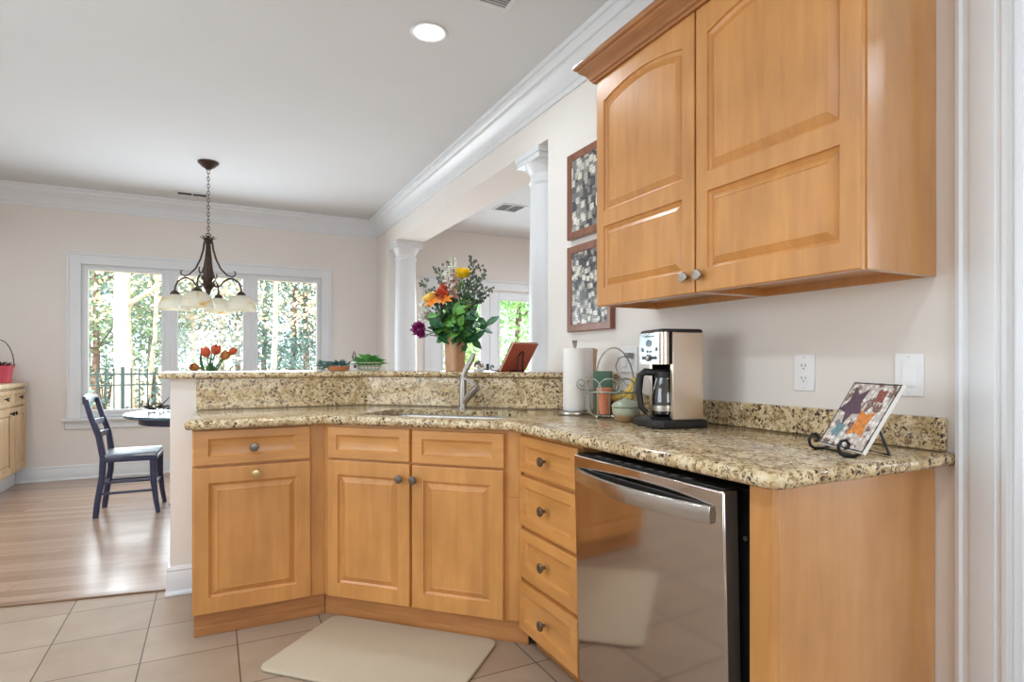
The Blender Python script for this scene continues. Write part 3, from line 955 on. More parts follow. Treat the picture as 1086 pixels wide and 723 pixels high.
# countertop with the sink cut-out
R2 = 1/1.41421356
def sd(s, d):                       # along the diagonal, away from the viewer
    return ((s + d)*R2, (d - s)*R2)
hole = [sd(s, d) for s, d in rrect(-1.520, -.820, 2.350, 2.720, .06, 6)]
hole_ccw = hole
outer = [(-.105, 2.748), (-.098, 2.742), (.452, 2.740), (1.070, 2.122)]
outer += [(1.070, .925), (1.073, .900), (1.082, .884), (1.10, .872)] + [(XR - .002, .870), (XR - .002, D_BS - .002 - XR), (D_BS - PW + .018, PW - .02), (-.080, PW - .02)]
ct = slab(outer, .876, .914, .014, hole_ccw)
o = tag(ct.build('countertop', M['granite'], angle=50), 'speckled tan granite worktop bent round the diagonal sink', 'countertop')
# splash slabs
bsd = D_BS - 0.0005
bs1 = [(-.075, PW - .0205), (D_BS - PW + .0205, PW - .0205), (XR - .003, D_BS - XR + .003), (XR - .003, D_BS + .026 - XR), (D_BS + .026 - PW, PW - .0005), (-.075, PW - .0005)]
# keep the splash on the worktop
tag(MB().prism(bs1, .915, 1.071).build('bar_splash', M['granite'], bevel=.002), 'speckled granite splash slab below the raised bar', 'backsplash')
tag(MB().box(XR - .022, XR - .001, .893, D_BS - XR - .03, .9145, 1.004).build('wall_splash', M['granite'], bevel=.003), 'low granite splash strip along the wall behind the coffee maker', 'backsplash')
bar = [(-.240, PW - .05), (D_BS - .03 - PW + .05 + .0, PW - .05), (XR - .002, D_BS - .042 - XR + .002), (XR - .002, D_BS + .62 - XR), (D_BS + .62 - 3.80, 3.80), (-.240, 3.80)]
tag(slab(bar, 1.0725, 1.102, .012).build('raised_bar_counter', M['granite'], angle=50), 'raised speckled granite bar top carrying the flower vase', 'countertop')

# undermount sink
SK = thing('sink', 'stainless undermount sink set in the diagonal granite', 'sink', (0, 0, 0))
in0 = rrect(-1.517, -.823, 2.353, 2.717, .06, 6)
in1 = rrect(-1.514, -.826, 2.356, 2.714, .06, 6)
bot = rrect(-1.47, -.87, 2.40, 2.67, .05, 6)
mk = lambda pts, z: [(*sd(s, d), z) for s, d in pts]
MB().rings([mk(in0, .887), mk(in1, .878), mk(in1, .74), mk(bot, .705)], True, False, True).build('basin', M['sink'], SK, angle=40, flip=True)
MB().lathe([(.001, .7075), (.03, .7085), (.042, .708), (.042, .706)], 20, (*sd(-1.17, 2.55), 0)).build('drain', M['nickel'], SK)

# faucet
FA = thing('faucet', 'brushed nickel faucet with angled spout rising beside the diagonal sink', 'faucet', (1.157, 2.851, .9142), -PI/4)
MB().lathe([(.027, 0), (.027, .006), (.023, .010), (.020, .014)], 24).build('base', M['brushed'], FA)
MB().tube([(0, 0, .008), (-.001, 0, .06), (0, 0, .12), (.002, 0, .165), (.004, 0, .178)], [.0215, .021, .019, .015, .010], 18).build('body', M['brushed'], FA)
MB().tube([(.004, -.002, .030), (.030, -.010, .058), (.062, -.020, .088), (.094, -.030, .112)], [.017, .018, .018, .0175], 18).build('spout', M['brushed'], FA)
MB().tube([(.062, -.020, .088), (.066, -.0212, .0915)], .0186, 18).build('spout_ring', M['brushed'], FA)
MB().tube([(-.002, -.002, .162), (.030, -.012, .148), (.060, -.020, .132), (.092, -.029, .114)], [.008, .0065, .0065, .008], 10).build('hose_arm', M['brushed'], FA)
MB().tube([(.003, 0, .170), (.012, .004, .196), (.030, .010, .230), (.044, .014, .256), (.056, .018, .288)], [.0125, .014, .014, .013, .009], 14).build('lever', M['brushed'], FA)
# small strainer / spoon rest near the towel roll
sp = MB().lathe([(.001, .002), (.022, .002), (.034, .010), (.036, .012), (.030, .010), (.001, .005)], 20)
tag(sp.build('spoon_rest', M['spoon'], loc=(1.37, 2.605, .9142)), 'small tan spoon rest lying at the foot of the bar splash', 'dish')

# upper cabinets
UC = thing('wall_cabinet', 'maple wall cabinet nearest the doorway, wider looking arched door', 'cabinet', (1.466, 1.4975, 1.385), -PI/2)
UL = thing('wall_cabinet', 'maple wall cabinet next to the framed prints, arched raised panel door', 'cabinet', (1.466, 2.073, 1.385), -PI/2)
DEP = XR - 1.466 - .001
for root, w in ((UL, .5750), (UC, .5755)):
    mb = MB()
    mb.box(0, .018, 0, DEP, .004, .985).box(w - .018, w, 0, DEP, .004, .985).box(.018, w - .018, DEP - .012, DEP, .004, .985)
    mb.box(.018, w - .018, .0, DEP - .012, .028, .046).box(.018, w - .018, 0, DEP - .012, .967, .985).box(.018, w - .018, 0, .018, .004, .046)
    mb.build('body', M['maple_side'], root, bevel=.0012)
    door(root, .004, w - .004, .003, .950, [(w - .034 if root is UL else .030, .058)],
         [(.055, w - .060, .078, .332, 0, 'raised'), (.055, w - .060, .395, .888, .036, 'raised')], kmat='nickel')
WC = [(0, 0), (-.012, 0), (-.014, .008), (-.022, .012), (-.024, .022), (-.034, .034), (-.050, .046), (-.056, .052), (-.058, .060), (-.068, .064), (-.072, .074), (-.072, .082), (0, .082)]
yc0, yc1 = 2.073, .922
cwm = MB()
cwm.rings([[(XR - .002, yc0 - p, 2.335 + z) for p, z in WC], [(1.448 + p, yc0 - p, 2.335 + z) for p, z in WC], [(1.448 + p, yc1 + p, 2.335 + z) for p, z in WC], [(XR - .002, yc1 + p, 2.335 + z) for p, z in WC]])
tag(cwm.build('wood_cornice', M['wood_crown'], angle=20), 'stepped brown wood cornice running along the top of the wall cabinets', 'moulding', None, 'thing')
ob = MB().lathe([(.045, 0), (.070, .03), (.086, .09), (.088, .15), (.074, .20), (.050, .225), (.052, .245), (.044, .245), (.040, .225)], 24)
tag(ob.build('pottery_jar', plain('brown_pottery', srgb(140, 116, 92), 0.5), loc=(1.56, 1.70, 2.3715)), 'brown pottery jar peeking over the wall cabinet crown', 'jar')

# ------------------------------------------------------------------ wall fittings
def plate_root(name, label, cat, y, z, w, h):
    t = thing(name, label, cat, (XR, y, z), -PI/2)
    MB().box(-w/2, w/2, -.006, -.0005, -h/2, h/2).build('cover_plate', M['plate'], t, bevel=.0025)
    return t
def receptacle(t, x):
    for dz in (.021, -.021):
        q = MB().prism([(x - .017, -.0075), (x + .017, -.0075), (x + .017, -.005), (x - .017, -.005)], dz - .0145, dz + .0145).build('receptacle', M['plate'], t, bevel=.001)
        MB().box(x - .0085, x - .006, -.0079, -.007, dz - .001, dz + .008).build('slot', M['slot'], q)
        MB().box(x + .006, x + .0085, -.0079, -.007, dz - .001, dz + .007).build('slot', M['slot'], q)
        MB().lathe([(.0026, .007), (.0026, .0079)], 10, (x, 0, dz - .007), axis='-y').build('slot', M['slot'], q)
    screws(t, x)
def screws(t, x):
    for z in (.052, -.052):
        MB().lathe([(.003, .0055), (.003, .0068), (.001, .0072)], 10, (x, 0, z), axis='-y').build('screw', M['vent_white'], t)
def rocker(t, x):
    MB().box(x - .0175, x + .0175, -.0075, -.005, -.035, .035).build('switch_frame', M['plate'], t, bevel=.001)
    MB().rings([[(x - .0155, -.007, z), (x + .0155, -.007, z), (x + .0155, -y, z), (x - .0155, -y, z)] for z, y in ((-.032, .0125), (0, .0085), (.032, .008))]).build('rocker', M['plate'], t, bevel=.001)
    screws(t, x)
t = plate_root('wall_outlet', 'white duplex outlet on the wall above the low granite splash', 'outlet', 1.326, 1.119, .076, .122)
receptacle(t, 0)
t = plate_root('light_switch', 'white rocker switch on the wall next to the doorway casing', 'switch', .992, 1.118, .078, .122)
rocker(t, 0)
t = plate_root('wall_outlet', 'white double plate with switch and outlet behind the wire basket', 'outlet', 2.262, 1.166, .128, .122)
rocker(t, -.026)
receptacle(t, .028)
# power cord with its plug
CO = thing('power_cord', 'grey coffee maker cord plugged into the outlet behind the wire basket', 'cord', (0, 0, 0))
yo = 2.262 - .028
MB().box(XR - .044, XR - .0085, yo - .014, yo + .014, 1.174, 1.198).build('plug', M['vent_dark'], CO, bevel=.004)
MB().tube([(XR - .044, yo, 1.184), (XR - .062, yo + .03, 1.172), (XR - .068, yo + .045, 1.135), (XR - .062, yo + .03, 1.09), (XR - .055, yo - .02, 1.05), (XR - .05, yo - .10, 1.02), (XR - .05, yo - .25, .985), (XR - .06, 1.90, .94), (XR - .085, 1.84, .925)], .0035, 8).build('cable', M['vent_dark'], CO)

# framed prints
def print_frame(z0, z1, art, label, y0=2.774, y1=2.372):
    t = thing('framed_print', label, 'picture', (XR - .001, 0, 0))
    w, d = .042, .030
    x0, x1 = XR - .001 - d, XR - .001
    m = MB()
    ring = lambda k, x: [(x - (XR - .001), y0 - k, z0 + k), (x - (XR - .001), y0 - k, z1 - k), (x - (XR - .001), y1 + k, z1 - k), (x - (XR - .001), y1 + k, z0 + k)]
    m.rings([ring(0, x1), ring(0, x0 + .004), ring(.004, x0), ring(w - .006, x0 + .004), ring(w, x0 + .010), ring(w, x1 - .004)], True, True, True)
    m.build('frame', M['picture_frame'], t, angle=20)
    MB().box(-.022, -.018, y1 + w - .003, y0 - w + .003, z0 + w - .003, z1 - w + .003).build('print', M[art], t)
print_frame(1.822, 2.286, 'art_a', 'upper brown framed grey townscape print half behind the wall cabinet')
print_frame(1.318, 1.782, 'art_b', 'lower brown framed grey village print half behind the wall cabinet')

# ceiling fittings
def can(x, y, label):
    t = thing('recessed_light', label, 'light', (x, y, ZC), 0)
    MB().lathe([(.078, -.0005), (.092, -.0005), (.094, -.003), (.090, -.006), (.080, -.007), (.076, -.004)], 40, (0, 0, 0), False, False).build('trim_ring', M['trim'], t)
    MB().lathe([(.001, -.0035), (.05, -.0035), (.077, -.0025), (.077, -.0005)], 40, (0, 0, 0), True, False).build('lens', M['lamp_lens'], t)
    return t
can(*CANS[0][:2], 'lit round recessed light in the ceiling above the diagonal sink')
for i, (x, y, w) in enumerate(CANS[1:]):
    can(x, y, ['recessed light over the dishwasher aisle', 'recessed light beside the dining threshold', 'recessed light over the middle of the kitchen', 'recessed light before the rear window, doorway side', 'recessed light before the rear window, left wall side', 'added unseen fill light over the dining room side of the threshold', 'added unseen fill light over the sideboard end of the dining room'][i])
for i, (x, y, w) in enumerate(GREAT_FILL_CANS):
    can(x, y, ['added unseen fill light in the great room near the pier', 'added unseen fill light in the great room near the garden door'][i])
can(*HALL_CANS[0][:2], 'recessed light in the hall beyond the doorway')
for x, y, w in CANS + GREAT_FILL_CANS + HALL_CANS:
    add_light('can_lamp', 'AREA', (x, y, ZC - .009), w, CAN_COL, .14, spread=math.radians(165))
def vent(name, x, y, w, d, z, label, rz=0, n=9):
    t = thing(name, label, 'vent', (x, y, z), rz)
    f = MB()
    for q in ((-w/2, w/2, -d/2, -d/2 + .022), (-w/2, w/2, d/2 - .022, d/2), (-w/2, -w/2 + .022, -d/2 + .022, d/2 - .022), (w/2 - .022, w/2, -d/2 + .022, d/2 - .022), (-.006, .006, -d/2 + .022, d/2 - .022)):
        f.box(q[0], q[1], q[2], q[3], -.008, -.0005)
    f.build('frame', M['vent_white'], t, bevel=.002)
    s = MB()
    for k in range(n):
        y0 = -d/2 + .026 + (d - .052)*k/n
        s.add([(-w/2 + .022, y0, -.006), (w/2 - .022, y0, -.006), (w/2 - .022, y0 + (d - .052)/n*.8, -.001), (-w/2 + .022, y0 + (d - .052)/n*.8, -.001)], [(0, 1, 2, 3)])
    s.build('louvres', M['vent_white'], t)
    MB().box(-w/2 + .02, w/2 - .02, -d/2 + .02, d/2 - .02, -.0012, -.0006).build('backing', M['vent_dark'], t)
vent('ceiling_vent', -.185, 6.75, .30, .15, ZC, 'narrow ceiling vent over the dining window behind the lamp chain', 0, 5)
vent('ceiling_vent', 1.10, 2.465, .32, .16, ZC, 'ceiling vent past the lit recessed light', 0, 6)
vent('ceiling_vent', 2.89, 5.78, .30, .30, ZC, 'square ceiling vent in the great room above the flowers', 0, 9)

# ------------------------------------------------------------------ things on the worktop
# coffee maker
CM = thing('coffee_maker', 'stainless drip coffee maker with black base and glass carafe', 'coffee maker', (1.542, 1.721, .9142), math.radians(-104))
def rr3(x0, x1, y0, y1, r, z, n=5):
    return [(x, y, z) for x, y in rrect(x0, x1, y0, y1, r, n)]
def chamfer(e, z):
    return [(x, y, z) for x, y in ((.106 - e, .090 - e), (-.106 + e, .090 - e), (-.106 + e, -.088), (-.080, -.118 + e), (.080, -.118 + e), (.106 - e, -.088))]
MB().rings([chamfer(.002, .001), chamfer(0, .004), chamfer(0, .026), chamfer(.004, .031)]).build('base', M['black'], CM, bevel=.003)
MB().prism([(-.0935, -.042), (-.074, -.042), (-.074, .036), (.074, .036), (.074, -.042), (.0935, -.042), (.0935, .070), (.086, .084), (-.086, .084), (-.0935, .070)], .0312, .349).build('tower', M['steel'], CM, bevel=.002)
MB().box(-.0738, .0738, .026, .0358, .032, .236).box(-.0738, -.0715, -.040, .026, .032, .236).box(.0715, .0738, -.040, .026, .032, .236).box(-.0738, .0738, -.040, .0355, .2355, .240).build('inner_bay', M['black'], CM)
MB().box(-.0925, .0925, -.0462, -.0422, .233, .348).build('seam', M['slot'], CM)
MB().rings([rr3(-.0935, .0935, -.084, -.0464, .018, .2325), rr3(-.0935, .0935, -.084, -.0464, .018, .349)]).build('brew_head', M['steel'], CM)
MB().box(-.0738, .0738, -.0416, .025, .2405, .348).build('head_core', M['black'], CM)
MB().rings([rr3(-.095, .095, -.086, .085, .02, .3495), rr3(-.095, .095, -.086, .085, .02, .356), rr3(-.088, .088, -.078, .078, .02, .361)]).build('lid', M['black'], CM)
cp = MB().rings([rr3(-.088, .074, -.0868, -.0842, .001, .234), rr3(-.088, .074, -.0868, -.0842, .001, .346)]).build('control_panel', M['coffee_blue'], CM)
MB().lathe([(.001, .0885), (.024, .0885), (.024, .087)], 24, (0, 0, 0), axis='-y').xf(Matrix.Translation((-.006, 0, .310)) @ Matrix.Diagonal((1, 1, .56, 1))).build('display', M['dark_blue'], cp)
for kx, kz, kr in ((-.062, .286, .007), (-.018, .280, .0045), (.008, .280, .0045), (.056, .288, .007)):
    MB().lathe([(kr, .0866), (kr, .0905), (kr*.5, .0915)], 12, (kx, 0, kz), axis='-y').build('button', M['vent_dark'], cp)
MB().box(-.062, .058, -.0890, -.0866, .250, .262).build('switch_strip', M['black'], cp, bevel=.001)
MB().lathe([(.013, .0888), (.013, .0945), (.006, .0965)], 16, (-.006, 0, .256), axis='-y').build('dial', M['nickel'], cp)
MB().box(-.050, .038, -.0880, -.0866, .333, .339).build('emblem', M['vent_dark'], cp)
CYC = -.026
ca = MB().lathe([(.038, .040), (.050, .048), (.054, .075), (.052, .11), (.047, .150), (.040, .176), (.040, .184)], 28, (.012, CYC, 0), True, False).build('carafe', M['carafe'], CM)
MB().lathe([(.0415, .182), (.0425, .204), (.036, .212), (.001, .214)], 24, (.012, CYC, 0)).build('carafe_lid', M['black'], ca)
MB().lathe([(.0545, .060), (.0552, .070), (.0545, .080)], 28, (.012, CYC, 0), False, False).build('carafe_band', M['nickel'], ca)
MB().tube([(-.004, -.060, .200), (-.020, -.096, .204), (-.028, -.112, .190), (-.032, -.116, .13), (-.028, -.108, .070), (-.016, -.088, .048)], [.013, .014, .014, .013, .011, .009], 12).build('carafe_handle', M['black'], ca)
MB().lathe([(.058, .0315), (.060, .034), (.056, .037), (.001, .037)], 28, (.012, CYC, 0)).build('warming_plate', M['iron'], CM)

# paper towel on its stand
TX, TY = 1.503, 2.325
PT = thing('paper_towel_holder', 'brushed metal paper towel stand with finial beside the bar splash', 'paper towel holder', (TX, TY, .9142))
MB().lathe([(.078, 0), (.080, .003), (.079, .011), (.072, .014), (.001, .015)], 36).build('base', M['nickel'], PT)
MB().tube([(0, 0, .012), (0, 0, .325)], .006, 10).build('rod', M['nickel'], PT)
MB().lathe([(.007, .304), (.008, .312), (.0125, .338), (.0135, .340), (.001, .341)], 18).build('finial', M['nickel'], PT)
rl = MB().lathe([(.020, .016), (.053, .016), (.055, .02), (.0535, .300), (.052, .304), (.020, .304), (.019, .16)], 40, (0, 0, 0), False, False)
# the loose end of the sheet
sh_ = []
for z in (.020, .300):
    for i in range(7):
        a = -1.1 + .12*i
        q = .0545 + .0026*i**1.4
        sh_.append((q*math.cos(a), q*math.sin(a), z))
rl.add(sh_, [(i, i + 1, i + 8, i + 7) for i in range(6)])
tag(rl.build('paper_towel_roll', M['paper'], loc=(TX, TY, .9142)), 'white paper towel roll on its metal stand', 'paper towel')

# thick board leaning behind the towel
b2 = MB().box(-.085, 0, 0, .042, 0, .312).xf(Matrix.Rotation(math.radians(-8), 4, 'X'))
b2o = tag(b2.build('cutting_board', M['board_wood'], loc=(1.600, 2.362, .9150), rotz=math.radians(-70), bevel=.004), 'tan wooden board with grey face standing behind the towel roll', 'board')
MB().box(-.083, -.002, -.003, -.0002, .004, .308).xf(Matrix.Rotation(math.radians(-8), 4, 'X')).build('grey_face', M['board_grey'], b2o, bevel=.001)

# wire basket
WB = thing('wire_basket', 'oval grey wire fruit basket with scrolled rim and arched handle', 'basket', (1.540, 2.085, .9142), -PI/4)
def ell(a, b, z, n=40, w=None):
    return [(a*math.cos(2*PI*i/n), b*math.sin(2*PI*i/n), z) for i in range(n)]
MB().tube(ell(.115, .085, .112), .004, 8, True).build('rim_ring', M['grey_wire'], WB)
MB().tube(ell(.085, .06, .012), .003, 8, True).tube(ell(.045, .03, .012), .0025, 8, True).tube([(-.085, 0, .012), (.085, 0, .012)], .0025, 6).tube([(0, -.06, .012), (0, .06, .012)], .0025, 6).build('bottom_ring', M['grey_wire'], WB)
ribs = MB()
for k in range(14):
    a = 2*PI*(k + .5)/14
    ca_, sa_ = math.cos(a), math.sin(a)
    ribs.tube([(.085*ca_, .06*sa_, .012), (.105*ca_, .076*sa_, .022), (.114*ca_, .084*sa_, .055), (.115*ca_, .085*sa_, .112)], .0022, 6)
ribs.build('ribs', M['grey_wire'], WB)
scr = MB()
pts = []
NS = 9
for i in range(NS*16 + 1):
    a = PI*0.95 + 2*PI*i/(NS*16)*0.98
    ph = 2*PI*i/16
    a2 = a - .20*math.sin(ph)
    pts.append((.117*math.cos(a2), .087*math.sin(a2), .142 + .028*math.cos(ph + PI)))
scr.tube(pts, .0028, 6)
scr.build('scrolled_rim', M['grey_wire'], WB)
cw = MB()
cpts = []
for i in range(26):
    a = -1.4 + i*.30
    q = .024*(1 - i/34)
    cpts.append((-.128 - q*math.cos(a)*1.0 - .006, -.010, .146 + q*math.sin(a)))
cw.tube([(-.112, -.006, .116)] + cpts, .0032, 8)
cw.build('scroll_end', M['grey_wire'], WB)
MB().tube([(.085*math.cos(PI*i/20) + .004, (.056 if i in (0, 20) else .052)*(1 - math.sin(PI*i/20)), .112 + .190*math.sin(PI*i/20)**0.85) for i in range(21)], .0032, 8).build('handle', M['grey_wire'], WB)
for fx_, fy_ in ((-.06, -.045), (.06, -.045), (-.06, .045), (.06, .045)):
    MB().tube([(fx_, fy_, .003), (fx_, fy_, .012)], .005, 8).build('foot', M['grey_wire'], WB)
def wbp(x, y, z):                   # basket coordinates to the room
    return (1.540 + (x + y)*S2, 2.085 + (y - x)*S2, .9142 + z)
bg = MB().rings([rr3(-.038, .038, -.020, .020, .012, .0), rr3(-.041, .041, -.022, .022, .012, .10), rr3(-.040, .040, -.012, .012, .008, .155), rr3(-.042, .042, -.003, .003, .0025, .185)])
bgo = tag(bg.build('snack_bag', M['bag'], loc=wbp(-.045, .030, .016), rotz=-PI/4), 'folded dark green bag standing in the wire basket', 'bag')
cupo = MB().lathe([(.026, 0), (.030, .002), (.031, .088), (.034, .094), (.034, .112), (.030, .114), (.028, .09)], 24)
tag(cupo.build('spice_jar', M['peach'], loc=wbp(-.032, -.022, .016)), 'peach coloured jar with wide lid standing in the wire basket', 'jar')
tag(MB().ball((0, 0, .032), .033, 1, 1, .95, 16, 10).tube([(0, 0, .062), (.002, 0, .076)], [.006, .002], 8).build('onion', M['garlic'], loc=wbp(.033, -.022, .014)), 'greyish purple onion lying in the wire basket', 'onion')
tag(MB().ball((0, 0, .03), .03, 1, .9, 1.0, 14, 9).build('avocado', M['avocado'], loc=wbp(.008, .026, .014)), 'dark brown avocado tucked behind the onion in the basket', 'avocado')
def banana(name, c, rz, tiltx, label):
    n = 14
    pts, rr = [], []
    for i in range(n + 1):
        s = i/n
        a = -1.0 + 2.0*s
        pts.append((.085*math.sin(a), 0, .085*(1 - math.cos(a))))
        rr.append(max(.004, .0165*math.sin(PI*(0.08 + .84*s))**.6))
    rr[0], rr[-1] = .004, .005
    mb = MB().tube(pts, rr, 8).xf(Matrix.Rotation(tiltx, 4, 'Y'))
    return tag(mb.build(name, M['banana'], loc=c, rotz=rz), label, 'banana')
banana('banana', wbp(.055, .020, .100), -PI/4, math.radians(-38), 'yellow banana propped over the rim of the wire basket')
banana('banana', wbp(.085, -.020, .095), -PI/4 + .35, math.radians(-52), 'greenish yellow banana next to the lidded jar in the basket')

# lidded jar
JR = thing('lidded_jar', 'sage green lidded pot with brown foot beside the coffee maker', 'jar', (1.492, 1.930, .9142))
MB().lathe([(.034, 0), (.040, .002), (.050, .018), (.0545, .040), (.054, .054), (.050, .058), (.046, .058)], 32).build('pot', M['jar'], JR)
MB().lathe([(.056, .0585), (.058, .062), (.050, .074), (.032, .084), (.012, .090), (.010, .094), (.001, .096)], 32, (0, 0, 0)).build('lid', M['jar_green'], JR)

# decorative tile on a wire easel
TZ = math.radians(-115.5)
TS = thing('tile_easel', 'black scrolled wire easel under the patterned tile', 'easel', (1.482, 0.995, .9142), TZ)
lean = math.radians(-31)
LM = Matrix.Translation((0, -.012, .014)) @ Matrix.Rotation(lean, 4, 'X')
def L3(x, y, z):
    return tuple(LM @ Vector((x, y, z)))
for sx in (-1, 1):
    x = sx*.070
    pts = [L3(x, .012, .10), L3(x, .011, .0), (x, -.012, .004), (x, -.040, .004), (x, -.052, .012), (x, -.056, .028), (x, -.048, .042), (x, -.036, .044), (x, -.028, .034), (x, -.032, .024), (x, -.040, .024)]
    MB().tube(pts, .0042, 8).build('front_scroll', M['iron'], TS)
MB().tube([(-.070, -.012, .004), (.070, -.012, .004)], .0036, 8).tube([L3(-.070, .012, .10), L3(-.05, .013, .125), L3(.05, .013, .125), L3(.070, .012, .10)], .0036, 8).build('cross_bar', M['iron'], TS)
MB().tube([L3(.035, .014, .11), (.055, .085, .004), (-.055, .085, .004), L3(-.035, .014, .11)], .0036, 8).build('rear_leg', M['iron'], TS)
def tile_art():
    t = NT('abstract_patterned_tile')
    tc = t.n('ShaderNodeTexCoord')
    v = t.n('ShaderNodeTexVoronoi')
    v.distance = 'MANHATTAN'
    v.inputs['Scale'].default_value = 70
    t.l(tc.outputs['Object'], v.inputs['Vector'])
    sx = t.n('ShaderNodeSeparateXYZ')
    t.l(v.outputs['Color'], sx.inputs[0])
    c = t.ramp(sx.outputs['X'], [(0, srgb(246, 243, 238)), (.42, srgb(236, 229, 220)), (.60, srgb(150, 124, 116)), (.72, srgb(242, 238, 232)), (.90, srgb(166, 142, 136))], True)
    e = t.ramp(v.outputs['Distance'], [(.50, (1, 1, 1, 1)), (.66, (.62, .56, .54, 1))])
    return t.set(t.mix(.8, c, e, 'MULTIPLY'), .2)
M['tile_art'] = tile_art()
TL = thing('decorative_tile', 'square patterned tile with orange, purple and teal patches leaning on the easel', 'tile', (1.482, 0.995, .9142), TZ)
MB().box(-.100, .100, -.0005, .0085, .0, .200).xf(LM).build('slab', M['white_cer'], TL, bevel=.001)
MB().box(-.0985, .0985, -.0012, -.0006, .0015, .1985).xf(LM).build('printed_face', M['tile_art'], TL)
bd = MB()
for q in ((-.0975, .0975, .194, .197), (-.0975, .0975, .003, .006), (-.0975, -.0945, .006, .194), (.0945, .0975, .006, .194)):
    bd.box(q[0], q[1], -.0020, -.0013, q[2], q[3])
bd.xf(LM).build('border_line', M['black'], TL)
def patch(name, col, cx, cz, r, rot, spikes, inner=.5, sq=1.0):
    pts = []
    for i in range(spikes*2):
        a = rot + PI*i/spikes
        q = r if i % 2 == 0 else r*inner
        pts.append((cx + q*math.cos(a), cz + q*sq*math.sin(a)))
    mb = MB().add([(x, -.0019, z) for x, z in pts] + [(cx, -.0019, cz)], [(i, (i + 1) % len(pts), len(pts)) for i in range(len(pts))])
    lab(mb.xf(LM).build('coloured_patch', plain('tile_' + name, col, .25, 0, .25, 120), TL), name.replace('_', ' ') + ' patch')
patch('purple', srgb(104, 86, 100), -.044, .128, .056, .9, 5, .48, 1.2)
patch('orange', srgb(226, 144, 76), .030, .078, .046, .75, 4, .50, 1.15)
patch('teal', srgb(120, 154, 162), -.050, .052, .030, .5, 4, .55)
patch('dusty_red', srgb(150, 96, 86), .046, .160, .026, .8, 4, .6)

# ------------------------------------------------------------------ the mat
mt = [sd(s, d) for s, d in rrect(-1.60, -.812, 1.80, 2.298, .045, 6)]
mo = slab(mt, .0008, .013, .006).build('kitchen_mat', M['mat'], angle=50)
tag(mo, 'flat grey beige cushioned mat on the tiles before the sink cabinet', 'mat')

# ------------------------------------------------------------------ things on the raised bar
BZ = 1.1024
VS = MB()
VS.rings([[(x, y, z) for x, y in rrect(-w, w, -w, w, w*.55, 6)] for w, z in ((.044, 0), (.047, .003), (.050, .11), (.0535, .222), (.050, .224), (.048, .215), (.044, .02))], True, True, True)
tag(VS.build('flower_vase', M['vase'], loc=(1.214, 3.112, BZ), rotz=.3), 'tan rounded square vase holding the mixed flowers on the bar', 'vase')
VX, VY, VZ = 1.214, 3.112, BZ
rnd = random.Random(7)
FWD = Vector((math.sin(YAW), math.cos(YAW), 0))
RGT = Vector((math.cos(YAW), -math.sin(YAW), 0))
def bq(r, f, z):                    # bouquet place: sideways, depth, height above the bar
    return Vector((VX, VY, VZ + z)) + RGT*r + FWD*f
def stem_pts(tip, n=7):
    b = bq(*(rnd.uniform(-.018, .018) for _ in range(2)), .03)
    m = bq(0, 0, .22) + (tip - bq(0, 0, .22))*0.10
    pts = []
    for i in range(n + 1):
        s = i/n
        pts.append(b*(1 - s)**2 + m*2*s*(1 - s) + tip*s*s)
    return pts
def rose(mb, c, r, up):
    up = up.normalized()
    a = up.orthogonal().normalized()
    b = up.cross(a)
    for layer, (k, rr, open_) in enumerate(((4, .45, .05), (5, .72, .30), (6, 1.0, .62))):
        for i in range(k):
            an = 2*PI*(i + .5*layer)/k
            d = a*math.cos(an) + b*math.sin(an)
            s = up.cross(d)
            p0 = c - up*r*.5
            rows = []
            for t in range(4):
                u = t/3
                wid = r*.62*math.sin(PI*(.25 + .62*u))*(.6 + .5*rr)
                q = p0 + d*(r*rr*(.25 + .75*u**.7)) + up*(r*(1.25 - .35*open_)*u) + d*(r*open_*.25*u*u)
                rows.append([q - s*wid + d*(-wid*.25), q, q + s*wid + d*(-wid*.25)])
            vs = [v for rw in rows for v in rw]
            fs = []
            for t in range(3):
                fs += [(t*3, t*3 + 1, t*3 + 4, t*3 + 3), (t*3 + 1, t*3 + 2, t*3 + 5, t*3 + 4)]
            mb.add(vs, fs)
    return mb
def carnation(mb, c, r, n=46):
    for i in range(n):
        d = Vector((rnd.gauss(0, 1), rnd.gauss(0, 1), rnd.gauss(0, 1) + .4)).normalized()
        mb.leaf(c + d*r*.15, d, Vector((rnd.gauss(0, 1), rnd.gauss(0, 1), rnd.gauss(0, 1))), r*rnd.uniform(.7, 1.0), r*.7, .3, .2)
    return mb
def lily(mb, c, r, up):
    up = up.normalized()
    a = up.orthogonal().normalized()
    b = up.cross(a)
    for i in range(6):
        an = PI*i/3 + .2
        d = (a*math.cos(an) + b*math.sin(an))*.8 + up*.6
        mb.leaf(c, d, up, r, r*.5, .12, .35)
    return mb
